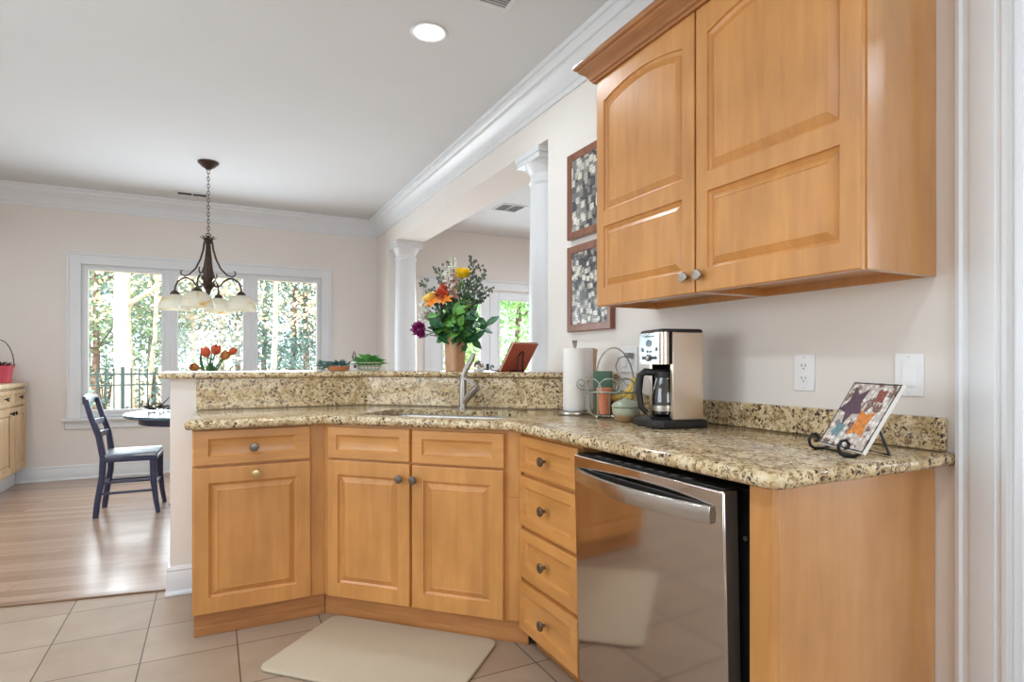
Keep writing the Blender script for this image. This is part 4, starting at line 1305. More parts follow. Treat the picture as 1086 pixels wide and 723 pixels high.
def flower(name, label, cat, tip, kind, mat, r, group=None, leaves=0):
    tip = bq(*tip)
    o = thing(name, label, cat, tuple(bq(0, 0, .03)), 0, group)
    off = Matrix.Translation(-bq(0, 0, .03))
    pts = stem_pts(tip)
    MB().tube(pts, .0028, 6).xf(off).build('stem', M['stem'], o)
    d = (pts[-1] - pts[-2]).normalized()
    toward = (-FWD*.55 + d*.6 + Vector((0, 0, .3))).normalized()
    m = MB()
    if kind == 'rose':
        rose(m, tip, r, (toward + d).normalized())
    elif kind == 'carn':
        carnation(m, tip, r)
    elif kind == 'lily':
        lily(m, tip, r, toward)
    elif kind == 'spike':
        for i in range(26):
            s = i/26
            q = tip - d*(.16*(1 - s))
            an = i*2.4
            v = Vector((math.cos(an), math.sin(an), .5))
            carn = r*(1.15 - .7*s)
            for w in range(3):
                v2 = (v + Vector((rnd.gauss(0, .5), rnd.gauss(0, .5), rnd.gauss(0, .4)))).normalized()
                m.leaf(q + v*.004, v2, Vector((rnd.gauss(0, 1), rnd.gauss(0, 1), 1)), carn, carn*.8, .25, .2)
    m.xf(off).build('bloom', M[mat], o, flip=False)
    if leaves:
        lm = MB()
        for i in range(leaves):
            s = rnd.uniform(.35, .85)
            q = pts[int(s*(len(pts) - 1))]
            lm.leaf(q, Vector((rnd.gauss(0, 1), rnd.gauss(0, 1), .4)), Vector((0, 0, 1)), .05, .022)
        lm.xf(off).build('leaves', M['leaf'], o, flip=False)
    return o
flower('rose', 'bright yellow rose near the top of the vase bouquet', 'flower', (.045, -.02, .545), 'rose', 'yellow', .044, None, 5)
flower('rose', 'pale yellow rose on the window side of the vase bouquet', 'flower', (-.135, -.02, .405), 'rose', 'pale_yellow', .044, None, 2)
flower('lily', 'orange lily below the pale yellow rose in the vase', 'flower', (-.112, -.06, .375), 'lily', 'orange', .062, None, 2)
flower('lily', 'small orange lily beside the coral blooms in the vase', 'flower', (-.048, -.07, .385), 'lily', 'orange', .056, None, 2)
flower('carnation', 'coral red carnation in the middle of the bouquet', 'flower', (-.068, -.05, .430), 'carn', 'coral', .042, None, 1)
flower('carnation', 'small coral carnation just above its larger neighbour', 'flower', (-.058, -.01, .465), 'carn', 'coral', .034, None, 1)
flower('carnation', 'magenta carnation leaning out low towards the far column', 'flower', (-.200, -.03, .235), 'carn', 'purple', .046, None, 1)
flower('carnation', 'second magenta bloom tucked below the outermost one', 'flower', (-.185, -.04, .205), 'carn', 'purple', .028, None, 1)
flower('carnation', 'white carnation above the magenta blooms in the vase', 'flower', (-.165, -.03, .305), 'carn', 'white_petal', .042, None, 1)
flower('carnation', 'white carnation below the pale yellow rose', 'flower', (-.160, -.03, .360), 'carn', 'white_petal', .042, None, 1)
flower('snapdragon', 'white snapdragon spike topping the vase bouquet', 'flower', (-.012, .02, .650), 'spike', 'white_petal', .034, None, 0)
flower('snapdragon', 'pale pink snapdragon spike beside the yellow rose', 'flower', (-.005, -.015, .545), 'spike', 'pink', .032, None, 0)
flower('snapdragon', 'second white snapdragon spike, behind the pink one', 'flower', (-.030, .05, .610), 'spike', 'white_petal', .030, None, 0)
flower('snapdragon', 'white snapdragon spike in front of the tallest white one', 'flower', (-.045, -.02, .600), 'spike', 'white_petal', .034, None, 0)
flower('freesia', 'small yellow freesia spike on the garden door side of the bouquet', 'flower', (.082, -.03, .380), 'spike', 'yellow', .018, None, 0)
def sprig(tip, label):
    tipv = bq(*tip)
    o = thing('thistle_sprig', label, 'sprig', tuple(bq(0, 0, .03)), 0, 'grey green sprigs in the bouquet')
    off = Matrix.Translation(-bq(0, 0, .03))
    pts = stem_pts(tipv, 10)
    sm, bm_ = MB().tube(pts, .002, 5), MB()
    for i in range(4, 11):
        for w in range(7):
            d = (pts[i] - pts[i - 1]).normalized()
            v = (d*.9 + Vector((rnd.gauss(0, .5), rnd.gauss(0, .5), rnd.gauss(0, .25)))).normalized()
            L = rnd.uniform(.03, .065)
            e = pts[i] + v*L
            sm.tube([pts[i], pts[i] + v*L*.6 + Vector((0, 0, .004)), e], .0011, 4)
            bm_.ball(e, .0062, 1, 1, 1.3, 7, 5)
            for q in range(3):
                bm_.leaf(pts[i] + v*L*rnd.uniform(.3, .9), v + Vector((rnd.gauss(0, .7), rnd.gauss(0, .7), .3)), Vector((0, 0, 1)), .02, .007)
    sm.xf(off).build('stem', M['stem'], o)
    bm_.xf(off).build('buds', M['thistle'], o, flip=False)
SPR = [((.020, .05, .500), ''), ((-.060, .03, .470), ''), ((.060, .03, .440), ''), ((-.120, .03, .400), ''), ((.135, .03, .400), ''), ((.105, .0, .565), 'outer'), ((.150, .02, .520), ''), ((.165, .0, .445), ''), ((.085, .04, .600), ''), ((.120, -.03, .480), ''), ((-.085, .03, .540), ''), ((-.165, .03, .470), ''), ((-.050, .05, .560), '')]
lbl = ['dark sprig behind the pink spike in the heart of the bouquet', 'dark sprig behind the coral carnation', 'dark sprig below the yellow rose', 'dark sprig behind the white carnations', 'dark sprig between broad leaves and garden door glass', 'tall grey green thistle sprig right of the yellow rose', 'thistle sprig arching out over the garden door side', 'lowest thistle sprig reaching towards the door casing', 'tallest thistle sprig behind the yellow rose',
       'short thistle sprig over the broad leaves', 'thistle sprig rising left of the white spike', 'thistle sprig above the pale yellow rose reaching to the far column', 'thistle sprig between the white spike and the coral blooms']
for (tp, _), q in zip(SPR, lbl):
    sprig(tp, q)
def branch(tip, mat, n, L, label):
    tipv = bq(*tip)
    o = thing('leafy_branch', label, 'foliage', tuple(bq(0, 0, .03)), 0, 'leafy branches in the bouquet')
    off = Matrix.Translation(-bq(0, 0, .03))
    pts = stem_pts(tipv, 9)
    MB().tube(pts, .0024, 5).xf(off).build('stem', M['stem'], o)
    lm = MB()
    for i in range(n):
        k = 5 + int(rnd.random()*5)
        k = min(k, 9)
        v = Vector((rnd.gauss(0, 1), rnd.gauss(0, 1), rnd.gauss(.1, .6)))
        lm.leaf(pts[k] + Vector((rnd.gauss(0, .012), rnd.gauss(0, .012), rnd.gauss(0, .012))), v, Vector((rnd.gauss(0, .5), rnd.gauss(0, .5), 1)) - FWD*1.2, L*rnd.uniform(.8, 1.3), L*rnd.uniform(.62, .85), .12, .2)
    lm.xf(off).build('leaves', M[mat], o, flip=False)
BRN = [((-.105, -.07, .255), 'leaf_dark', 16, .066, 'dark leaves fanning out below the white carnations'), ((.130, -.06, .300), 'leaf_dark', 16, .070, 'dark leaves fanning out before the garden door glass'), ((-.035, -.02, .43), 'leaf_dark', 16, .046, 'small dark leaves around the coral blooms'), ((.055, .0, .44), 'leaf_dark', 16, .046, 'small dark leaves under the yellow rose'), ((-.125, .0, .33), 'leaf', 16, .050, 'bright leaves between the white carnations'), ((.01, .0, .50), 'leaf', 12, .040, 'small bright leaves below the pink spike'), ((.01, -.09, .33), 'leaf', 20, .068, 'bright leafy branch at the front of the bouquet'), ((.085, -.07, .28), 'leaf_dark', 20, .078, 'broad dark leaves over the garden door side of the vase'), ((-.085, -.08, .30), 'leaf', 20, .064, 'bright leafy branch below the orange lily'),
       ((.165, -.03, .235), 'leaf_dark', 13, .078, 'leafy branch stretching furthest towards the cookbook'), ((-.105, -.05, .215), 'leaf_dark', 15, .066, 'low dark leaves beside the magenta bloom'), ((.040, -.08, .23), 'leaf', 18, .074, 'bright leaves drooping over the vase rim'),
       ((.085, .0, .36), 'leaf', 17, .062, 'bright leaves beneath the yellow freesia'), ((-.015, -.03, .38), 'leaf_dark', 17, .060, 'dark leaves beneath the pink spike'), ((.10, -.05, .17), 'leaf_dark', 12, .066, 'lowest drooping leaves on the faucet side')]
for tp, mt_, n, L, q in BRN:
    branch(tp, mt_, n, L, q)

# cookbook on an iron stand (seen from behind)
BKZ = math.radians(150)
CB = thing('cookbook_stand', 'black iron stand under the red brown book on the bar', 'stand', (1.462, 2.922, BZ), math.radians(200))
lm_ = Matrix.Translation((0, .0, .012)) @ Matrix.Rotation(math.radians(-34), 4, 'X')
P3 = lambda x, y, z: tuple(lm_ @ Vector((x, y, z)))
MB().tube([(-.085, -.03, .004), (.085, -.03, .004)], .004, 8).tube([(-.085, -.03, .004), (-.085, .03, .004)], .004, 8).tube([(.085, -.03, .004), (.085, .03, .004)], .004, 8).build('base_rail', M['iron'], CB)
for sx in (-1, 1):
    x = sx*.085
    MB().tube([(x, -.03, .004), (x, -.052, .006), (x, -.062, .018), (x, -.056, .032), (x, -.044, .034), (x, -.040, .024), (x, -.046, .020)], .0035, 8).build('front_scroll', M['iron'], CB)
MB().tube([(-.022, .080, .004), P3(-.020, .030, .10), P3(-.012, .029, .128), P3(0, .029, .136), P3(.012, .029, .128), P3(.020, .030, .10), (.022, .080, .004)], .0042, 8).tube([(-.022, .08, .004), (-.022, -.03, .004)], .0036, 6).tube([(.022, .08, .004), (.022, -.03, .004)], .0036, 6).build('back_prop', M['iron'], CB)
BK = thing('cookbook', 'red brown book leaning on the black iron stand at the end of the bar', 'book', (1.462, 2.922, BZ), math.radians(200))
MB().box(-.098, .098, .0235, .0265, 0.0, .185).box(-.098, .098, .010, .0125, 0.0, .185).box(-.100, -.096, .010, .0265, 0, .185).xf(lm_).build('cover', M['red_leather'], BK, bevel=.001)
MB().box(-.095, .094, 0.0128, .0233, .003, .182).xf(lm_).build('pages', M['pages'], BK)

# small bell beside the faucet lever
BL = thing('table_bell', 'small brushed metal dome on a beaded white foot beside the faucet lever', 'bell', (1.340, 3.068, BZ))
MB().lathe([(.030, 0), (.032, .004), (.030, .010), (.026, .012), (.010, .013), (.009, .020)], 26).build('foot', M['white_cer'], BL)
MB().lathe([(.031, .021), (.032, .023), (.030, .036), (.022, .050), (.010, .057), (.004, .060), (.004, .066), (.001, .067)], 28).build('dome', M['nickel'], BL)

# low succulent pot and leafy basket
SU = thing('succulent_pot', 'blue green trailing succulent in a shallow terracotta pot on the bar', 'plant', (.665, 3.60, BZ))
MB().lathe([(.040, 0), (.058, .003), (.066, .022), (.068, .026), (.062, .026), (.058, .018), (.001, .018)], 28).build('pot', M['terra'], SU)
lm = MB()
for i in range(90):
    an, rr = rnd.uniform(0, 2*PI), rnd.uniform(0, .055)
    q = Vector((rr*math.cos(an), rr*math.sin(an), .022 + rnd.uniform(0, .02)))
    lm.leaf(q, Vector((math.cos(an), math.sin(an), rnd.uniform(.1, 1.1))), Vector((0, 0, 1)), rnd.uniform(.025, .05), .010, .4, .1)
for i in range(50):
    an = rnd.uniform(2.4, 3.7)
    rr = rnd.uniform(.05, .11)
    lm.leaf(Vector((rr*math.cos(an), rr*math.sin(an), rnd.uniform(.012, .05))), Vector((-1, rnd.gauss(0, .5), rnd.gauss(.3, .6))), Vector((0, 0, 1)), .035, .010, .4, .1)
lm.build('leaves', M['succulent'], SU, flip=False)
BS = thing('herb_basket', 'light green leafy plant in a low pale wire basket on the bar', 'plant', (.838, 3.55, BZ))
wb_ = MB()
for z, r in ((.004, .058), (.028, .068), (.048, .074)):
    wb_.tube([(r*math.cos(2*PI*i/28), r*math.sin(2*PI*i/28), z) for i in range(28)], .003, 6, True)
for k in range(18):
    a = 2*PI*k/18
    wb_.tube([(.058*math.cos(a), .058*math.sin(a), .004), (.074*math.cos(a + .25), .074*math.sin(a + .25), .048)], .0022, 5)
wb_.build('wire_bowl', M['jar_green'], BS)
lm = MB()
for i in range(70):
    an, rr = rnd.uniform(0, 2*PI), rnd.uniform(0, .05)
    q = Vector((rr*math.cos(an), rr*math.sin(an), .02 + rnd.uniform(0, .03)))
    lm.leaf(q, Vector((math.cos(an), math.sin(an), rnd.uniform(.3, 1.4))), Vector((0, 0, 1)), rnd.uniform(.055, .095), .044, .2, .25)
lm.build('leaves', M['lettuce'], BS, flip=False)
LT = thing('mini_lantern', 'tiny white lantern with a pointed wire loop between the two bar plants', 'lantern', (.748, 3.555, BZ))
MB().lathe([(.024, 0), (.026, .004), (.026, .044), (.020, .052), (.006, .060)], 6).build('body', M['white_cer'], LT, smooth=False)
MB().box(-.008, .008, -.0268, -.0235, .018, .034).build('opening', M['slot'], LT)
MB().tube([(0, 0, .058), (-.010, 0, .078), (-.006, 0, .098), (0, 0, .116), (.006, 0, .098), (.010, 0, .078), (0, 0, .058)], .003, 6).build('loop', M['twig'], LT)

# ------------------------------------------------------------------ dining area
# pedestal table
TB = thing('round_table', 'round dark painted pedestal table behind the bar wall', 'table', (-.035, 5.61, 0))
MB().lathe([(.55, .712), (.60, .716), (.606, .724), (.604, .734), (.596, .740), (.001, .740)], 72).build('table_top', M['table'], TB)
MB().lathe([(.50, .66), (.50, .712)], 48).build('apron', M['navy'], TB)
MB().lathe([(.09, .10), (.095, .16), (.06, .22), (.05, .35), (.075, .45), (.055, .55), (.09, .62), (.16, .66)], 28).build('pedestal', M['navy'], TB)
for k in range(4):
    a = PI/4 + PI/2*k
    MB().tube([(.05*math.cos(a), .05*math.sin(a), .17), (.18*math.cos(a), .18*math.sin(a), .15), (.30*math.cos(a), .30*math.sin(a), .07), (.36*math.cos(a), .36*math.sin(a), .025)], [.04, .036, .028, .025], 10).build('foot', M['navy'], TB)
# twig centrepiece
tw = MB()
for i in range(26):
    x0 = rnd.uniform(-.16, .16)
    p = Vector((x0, rnd.uniform(-.05, .05), .008))
    pts = [p]
    d = Vector((rnd.uniform(-1, 1), rnd.uniform(-.5, .5), rnd.uniform(.1, .7))).normalized()
    for k in range(4):
        p = p + d*.035
        d = (d + Vector((rnd.gauss(0, .4), rnd.gauss(0, .4), rnd.gauss(-.05, .3)))).normalized()
        p.z = max(.006, p.z)
        pts.append(p.copy())
    tw.tube(pts, [.006, .005, .005, .004, .003], 5)
tag(tw.build('twig_garland', M['twig'], loc=(-.36, 5.86, .741), rotz=-.2), 'low dark twig garland lying on the round table', 'decoration')
# tulips in a vase
TV = tag(MB().lathe([(.045, 0), (.06, .01), (.066, .08), (.05, .16), (.038, .20), (.044, .22), (.040, .22), (.034, .20), (.045, .1)], 28).build('tulip_vase', M['white_cer'], loc=(-.02, 5.55, .741)), 'white vase of tulips on the round table behind the bar', 'vase')
def tulip(r, z, mat, label, size=.040, droop=False):
    o = thing('tulip', label, 'flower', (-.02, 5.55, .9), 0)
    base = Vector((-.02, 5.55, .80)) - Vector((-.02, 5.55, .9))
    tip = RGT*r + Vector((0, 0, z - .9)) + FWD*rnd.uniform(-.03, .03)
    mid = Vector((r*.15, 0, (z - .9)*.75))
    pts = [base*(1 - s)**2 + mid*2*s*(1 - s) + tip*s*s for s in (i/8 for i in range(9))]
    if droop:
        pts = [base, Vector((0, 0, .06)), RGT*r*.45 + Vector((0, 0, .16)), RGT*r*.85 + Vector((0, 0, .20)), tip]
    MB().tube(pts, .0055, 6).build('stem', M['stem'], o)
    m = MB()
    up = (pts[-1] - pts[-2]).normalized()
    a = up.orthogonal().normalized()
    b = up.cross(a)
    for i in range(6):
        an = PI/3*i
        d = a*math.cos(an) + b*math.sin(an)
        s = up.cross(d)
        rows = []
        for t in range(6):
            u = t/5
            rad = size*(.25 + .8*math.sin(PI*(.12 + .66*u)))*(.92 if i % 2 else 1)
            wid = size*.62*math.sin(PI*(.18 + .75*u))
            q = tip + d*rad + up*(size*2.0*u)
            rows.append([q - s*wid - d*wid*.35, q, q + s*wid - d*wid*.35])
        vs = [v for rw in rows for v in rw]
        m.add(vs, [f for t in range(5) for f in ((t*3, t*3 + 1, t*3 + 4, t*3 + 3), (t*3 + 1, t*3 + 2, t*3 + 5, t*3 + 4))])
    m.build('petals', M[mat], o, flip=False)
    l2 = MB()
    for k in range(2):
        an = rnd.uniform(0, 6.28)
        l2.leaf(pts[2], Vector((math.cos(an)*.35, math.sin(an)*.35, 1)), Vector((math.cos(an), math.sin(an), 0)), .20, .045, .3, .12)
    l2.build('leaves', M['leaf_dark'], o, flip=False)
tulip(-.035, 1.200, 'tulip', 'large orange red tulip, tallest on the window mullion side')
tulip(.045, 1.220, 'tulip', 'orange red tulip in the middle of the tulip bunch')
tulip(.085, 1.180, 'tulip_b', 'amber tulip hanging lower than its red neighbours', .038)
tulip(.155, 1.225, 'tulip', 'orange red tulip bud nearest the columns', .032)
tulip(-.085, 1.105, 'tulip_b', 'drooping amber tulip lowest in the bunch', .034, True)

# ladder-back chair
CH = thing('dining_chair', 'navy ladder-back chair with blue grey rush seat at the round table', 'chair', (-.775, 5.29, 0))
FX, FY = .388, .370
def leg(pts, r):
    return MB().tube(pts, r, 10)
leg([(0.0, 0, 0), (.012, 0, .12), (.040, .004, .30), (.046, .008, .44), (.020, .010, .60), (-.030, .012, .75), (-.062, .014, .875)], [.020, .021, .022, .023, .022, .020, .019]).build('back_post', M['navy'], CH)
leg([(.005, FY, 0), (.018, FY, .12), (.046, FY - .004, .30), (.052, FY - .008, .44), (.036, FY - .010, .60), (-.012, FY - .012, .75), (-.044, FY - .014, .875)], [.020, .021, .022, .023, .022, .020, .019]).build('back_post', M['navy'], CH)
leg([(FX + .012, -.006, 0), (FX - .004, -.004, .10), (FX - .020, 0, .24), (FX - .022, 0, .42)], [.016, .018, .022, .025]).build('front_leg', M['navy'], CH)
leg([(FX + .030, FY + .006, 0), (FX + .014, FY + .004, .10), (FX - .002, FY, .24), (FX - .004, FY, .42)], [.016, .018, .022, .025]).build('front_leg', M['navy'], CH)
rs = []
for k in range(11):
    s = k/10
    y = .002 + (FY - .004)*s
    x = -.066 + .020*s - .030*math.sin(PI*s)
    rs.append([(x - .012, y, .842), (x + .010, y, .842), (x + .006, y, .898 + .012*math.sin(PI*s)), (x - .016, y, .898 + .012*math.sin(PI*s))])
MB().rings(rs).build('top_rail', M['navy'], CH, bevel=.004)
for z, dx in ((.700, -.010), (.605, .020)):
    rs = []
    for k in range(9):
        s = k/8
        y = .014 + (FY - .028)*s
        x = dx + .018*s - .022*math.sin(PI*s)
        rs.append([(x - .008, y, z - .022), (x + .008, y, z - .022), (x + .006, y, z + .022), (x - .010, y, z + .022)])
    MB().rings(rs).build('back_slat', M['navy'], CH, bevel=.003)
seat = [(.028, -.012), (FX + .006, -.026), (FX + .022, FY + .024), (.034, FY + .010)]
MB().prism(seat, .405, .438).build('seat_rail', M['navy'], CH, bevel=.008)
so = slab(offset(seat, .004), .436, .468, .012)
so.build('rush_seat', M['rush'], CH, angle=60)
for q0, q1 in (((.022, 0, .175), (FX - .014, 0, .175)), ((.030, FY, .215), (FX, FY, .215)), ((.022, 0, .255), (FX - .016, 0, .255))):
    MB().tube([q0, q1], .010, 8).build('side_stretcher', M['navy'], CH)
MB().tube([(FX - .018, 0, .215), (FX - .002, FY, .215)], .011, 8).build('cross_stretcher', M['navy'], CH)
MB().tube([(.030, 0, .225), (.036, FY, .225)], .011, 8).build('cross_stretcher', M['navy'], CH)

# chandelier
CD = thing('chandelier', 'dark bronze four light chandelier with marbled glass bowls over the round table', 'chandelier', (-.035, 5.611, 0))
MB().lathe([(.001, ZC - .068), (.018, ZC - .066), (.024, ZC - .055), (.050, ZC - .040), (.066, ZC - .022), (.080, ZC - .012), (.082, ZC - .001)], 32).build('canopy', M['bronze'], CD)
chn = MB()
zt, zb = ZC - .066, 2.235
NL = 18
for k in range(NL):
    zc = zt - (zt - zb)*(k + .5)/NL
    hgt = (zt - zb)/NL*.68
    pts = []
    for i in range(12):
        a = 2*PI*i/12
        px, pz = .009*math.cos(a), hgt*math.sin(a)
        pts.append((px, 0, zc + pz) if k % 2 == 0 else (0, px, zc + pz))
    chn.tube(pts, .0028, 5, True)
chn.build('chain', M['bronze'], CD)
MB().tube([(.018*math.cos(2*PI*i/16), 0, 2.222 + .018*math.sin(2*PI*i/16)) for i in range(16)], .004, 6, True).build('top_loop', M['bronze'], CD)
hub = MB().lathe([(.006, 2.204), (.040, 2.196), (.046, 2.188), (.034, 2.176), (.030, 2.160), (.018, 2.145), (.020, 2.10), (.026, 2.04), (.032, 1.97), (.040, 1.90), (.044, 1.86), (.034, 1.845), (.030, 1.83), (.052, 1.815), (.058, 1.80), (.040, 1.78), (.024, 1.76), (.018, 1.735), (.010, 1.72), (.001, 1.705)], 24)
hub.build('column', M['bronze'], CD)
cl_ = MB()
for k in range(8):
    a = 2*PI*k/8
    cl_.leaf((.030*math.cos(a), .030*math.sin(a), 2.180), Vector((math.cos(a), math.sin(a), .55)), Vector((-math.cos(a), -math.sin(a), 1)), .05, .03, .2, -.2)
cl_.build('leaf_crown', M['bronze'], CD, flip=False)
for k, ph in enumerate((-17.5, 72.5, 162.5, 252.5)):
    p = math.radians(ph)
    D = Vector((math.sin(p), -math.cos(p), 0))
    W = lambda r, z: tuple(D*r + Vector((0, 0, z)))
    MB().tube([W(.030, 2.175), W(.040, 2.10), W(.062, 2.02), W(.100, 1.94), (W(.150, 1.888)), W(.190, 1.876), W(.215, 1.892), W(.216, 1.918), W(.200, 1.924)], [.008, .008, .0078, .0075, .0075, .007, .0065, .006, .005], 8).build('scroll_rod', M['bronze'], CD)
    MB().tube([W(.038, 1.80), W(.075, 1.785), W(.098, 1.80), W(.120, 1.835), W(.165, 1.862), W(.200, 1.858), W(.240, 1.828), W(.259, 1.785), W(.262, 1.745)], .008, 8).build('arm', M['bronze'], CD)
    MB().lathe([(.010, 1.755), (.016, 1.752), (.030, 1.738), (.040, 1.722), (.042, 1.714), (.001, 1.712)], 20, W(.262, 0)).build('fitter', M['bronze'], CD)
    prof = [(.036, .128), (.058, .122), (.084, .104), (.108, .072), (.122, .040), (.130, .006), (.132, 0.0), (.128, 0.0), (.118, .040), (.104, .070), (.080, .100), (.056, .117), (.036, .123)]
    sh = MB().lathe(prof, 36, (0, 0, 0), False, False).build('glass_shade', M['shade'], CD, loc=W(.262, 1.592))
    sh.rotation_euler = (0, 0, 1.3*k + .4)
    MB().lathe([(.012, .118), (.014, .09), (.024, .06), (.026, .045), (.016, .03), (.001, .026)], 16).build('bulb', emit_mat('dim_bulb_%d' % k, (1, .93, .82, 1), 1.2), sh)

# sideboard on the left
SB = thing('sideboard_cabinet', 'pale maple sideboard with drawers over doors beside the dining window', 'cabinet', (-1.60, 6.20, 0), PI/2)
# local x runs along +y, the front looks along +x
WS = .90
MB().box(0, WS - .02, 0, .585, .15, .925).build('body', M['sideboard'], SB, bevel=.002)
MB().box(-.01, WS, .07, .585, 0, .15).build('plinth', M['trim'], SB, bevel=.002)
MB().box(-.02, WS, -.035, .59, .925, .965).build('top', M['sideboard_top'], SB, bevel=.008)
for x0, x1, kx in ((.03, .440, .405), (.450, .860, .485)):
    drawer_front(SB, 'drawer', x0, x1, .765, .905, [((x0 + x1)/2, .835)], .05, .035, 'sideboard', 'iron')
    door(SB, x0, x1, .165, .750, [(kx, .700)], fx=.06, fz=.065, kmat='iron', mat='sideboard')
PP = thing('pink_bucket', 'pink bucket with tall wire handle on the pale sideboard', 'bucket', (-1.735, 6.88, .9655))
MB().lathe([(.085, 0), (.092, .004), (.108, .150), (.111, .156), (.104, .156), (.088, .01), (.001, .008)], 32).build('pail', M['pinkpot'], PP)
MB().tube([(.108*math.cos(PI*i/20), .02, .14 + .25*math.sin(PI*i/20)) for i in range(21)], .004, 6).build('handle', M['bronze'], PP)
bw = MB()
for k in range(12):
    a = 2*PI*k/12
    bw.leaf((.085*math.cos(a), .085*math.sin(a), .150), Vector((math.cos(a), math.sin(a), .5)), Vector((0, 0, 1)), .06, .03)
bw.build('ribbon', M['red'], PP, flip=False)
dk = MB()
for k in range(60):
    a, r = rnd.uniform(0, 2*PI), rnd.uniform(0, .08)
    dk.leaf((r*math.cos(a), r*math.sin(a), .14), Vector((math.cos(a), math.sin(a), rnd.uniform(.5, 2))), Vector((0, 0, 1)), .07, .02)
dk.build('dried_leaves', M['twig'], PP, flip=False)

# ------------------------------------------------------------------ the garden beyond the windows
GZ = -.35
gr = MB().add([(-40, 7.4, GZ), (60, 7.4, GZ), (60, 80, GZ + .8), (-40, 80, GZ + .8)], [(0, 1, 2, 3)])
struct('ground', gr, M['litter'], label='ground of pale fallen leaves outside the windows')
trnd = random.Random(21)
def tree(x, y, h, tr, crown_r, crown_z, mat, bark, n, label, leafsize=.16, lean=0.0, group='garden trees beyond the windows'):
    o = thing('garden_tree', label, 'tree', (x, y, GZ + .01*(y - 7.4)), 0, group)
    pts = [(0, 0, 0)]
    px = py = 0
    for k in range(1, 8):
        px += trnd.gauss(0, .03)*h/6 + lean*h/7
        py += trnd.gauss(0, .03)*h/6
        pts.append((px, py, h*k/7))
    tm = MB().tube(pts, [tr*(1.25 if k == 0 else 1 - .11*k) for k in range(8)], 10)
    ends = []
    for k in range(9):
        z0 = trnd.uniform(.35, .9)
        i = int(z0*7)
        b = Vector(pts[i])
        a = trnd.uniform(0, 2*PI)
        L = crown_r*trnd.uniform(.6, 1.1)
        e = b + Vector((math.cos(a)*L, math.sin(a)*L, L*trnd.uniform(.1, .7)))
        m = (b + e)/2 + Vector((0, 0, L*.1))
        tm.tube([b, m, e], [tr*.32, tr*.2, tr*.08], 6)
        ends += [m, e]
    tm.build('trunk', M[bark], o)
    lm = MB()
    ctr = [Vector((pts[-1][0]*.8 + trnd.gauss(0, .45)*crown_r, pts[-1][1] + trnd.gauss(0, .45)*crown_r, crown_z + trnd.gauss(0, .42)*(h - crown_z + crown_r)*.8)) for _ in range(16)] + ends
    for i in range(n):
        c = ctr[i % len(ctr)]
        q = c + Vector((trnd.gauss(0, 1), trnd.gauss(0, 1), trnd.gauss(0, .8)))*crown_r*.22
        d = Vector((trnd.gauss(0, 1), trnd.gauss(0, 1), trnd.gauss(-.2, .7)))
        nn = Vector((trnd.gauss(0, 1), trnd.gauss(0, 1), trnd.gauss(0, 1)))
        L = leafsize*trnd.uniform(.7, 1.3)
        d.normalize()
        s = d.cross(nn)
        if s.length < 1e-3:
            continue
        s.normalize()
        lm.add([q, q + d*L*.5 + s*L*.35, q + d*L, q + d*L*.5 - s*L*.35], [(0, 1, 2, 3)])
    lm.build('crown', M[mat], o, flip=False, smooth=False)
def at(u, y):                       # a spot in the garden at a chosen distance along a sight line from the room
    d = FWD + RGT*((u - 543)/FPX)
    return d.x/d.y*y
KINDS = {'tree_green': 'green leafed', 'tree_teal': 'blue green', 'tree_cream': 'pale autumn leafed', 'tree_lime': 'lime green'}
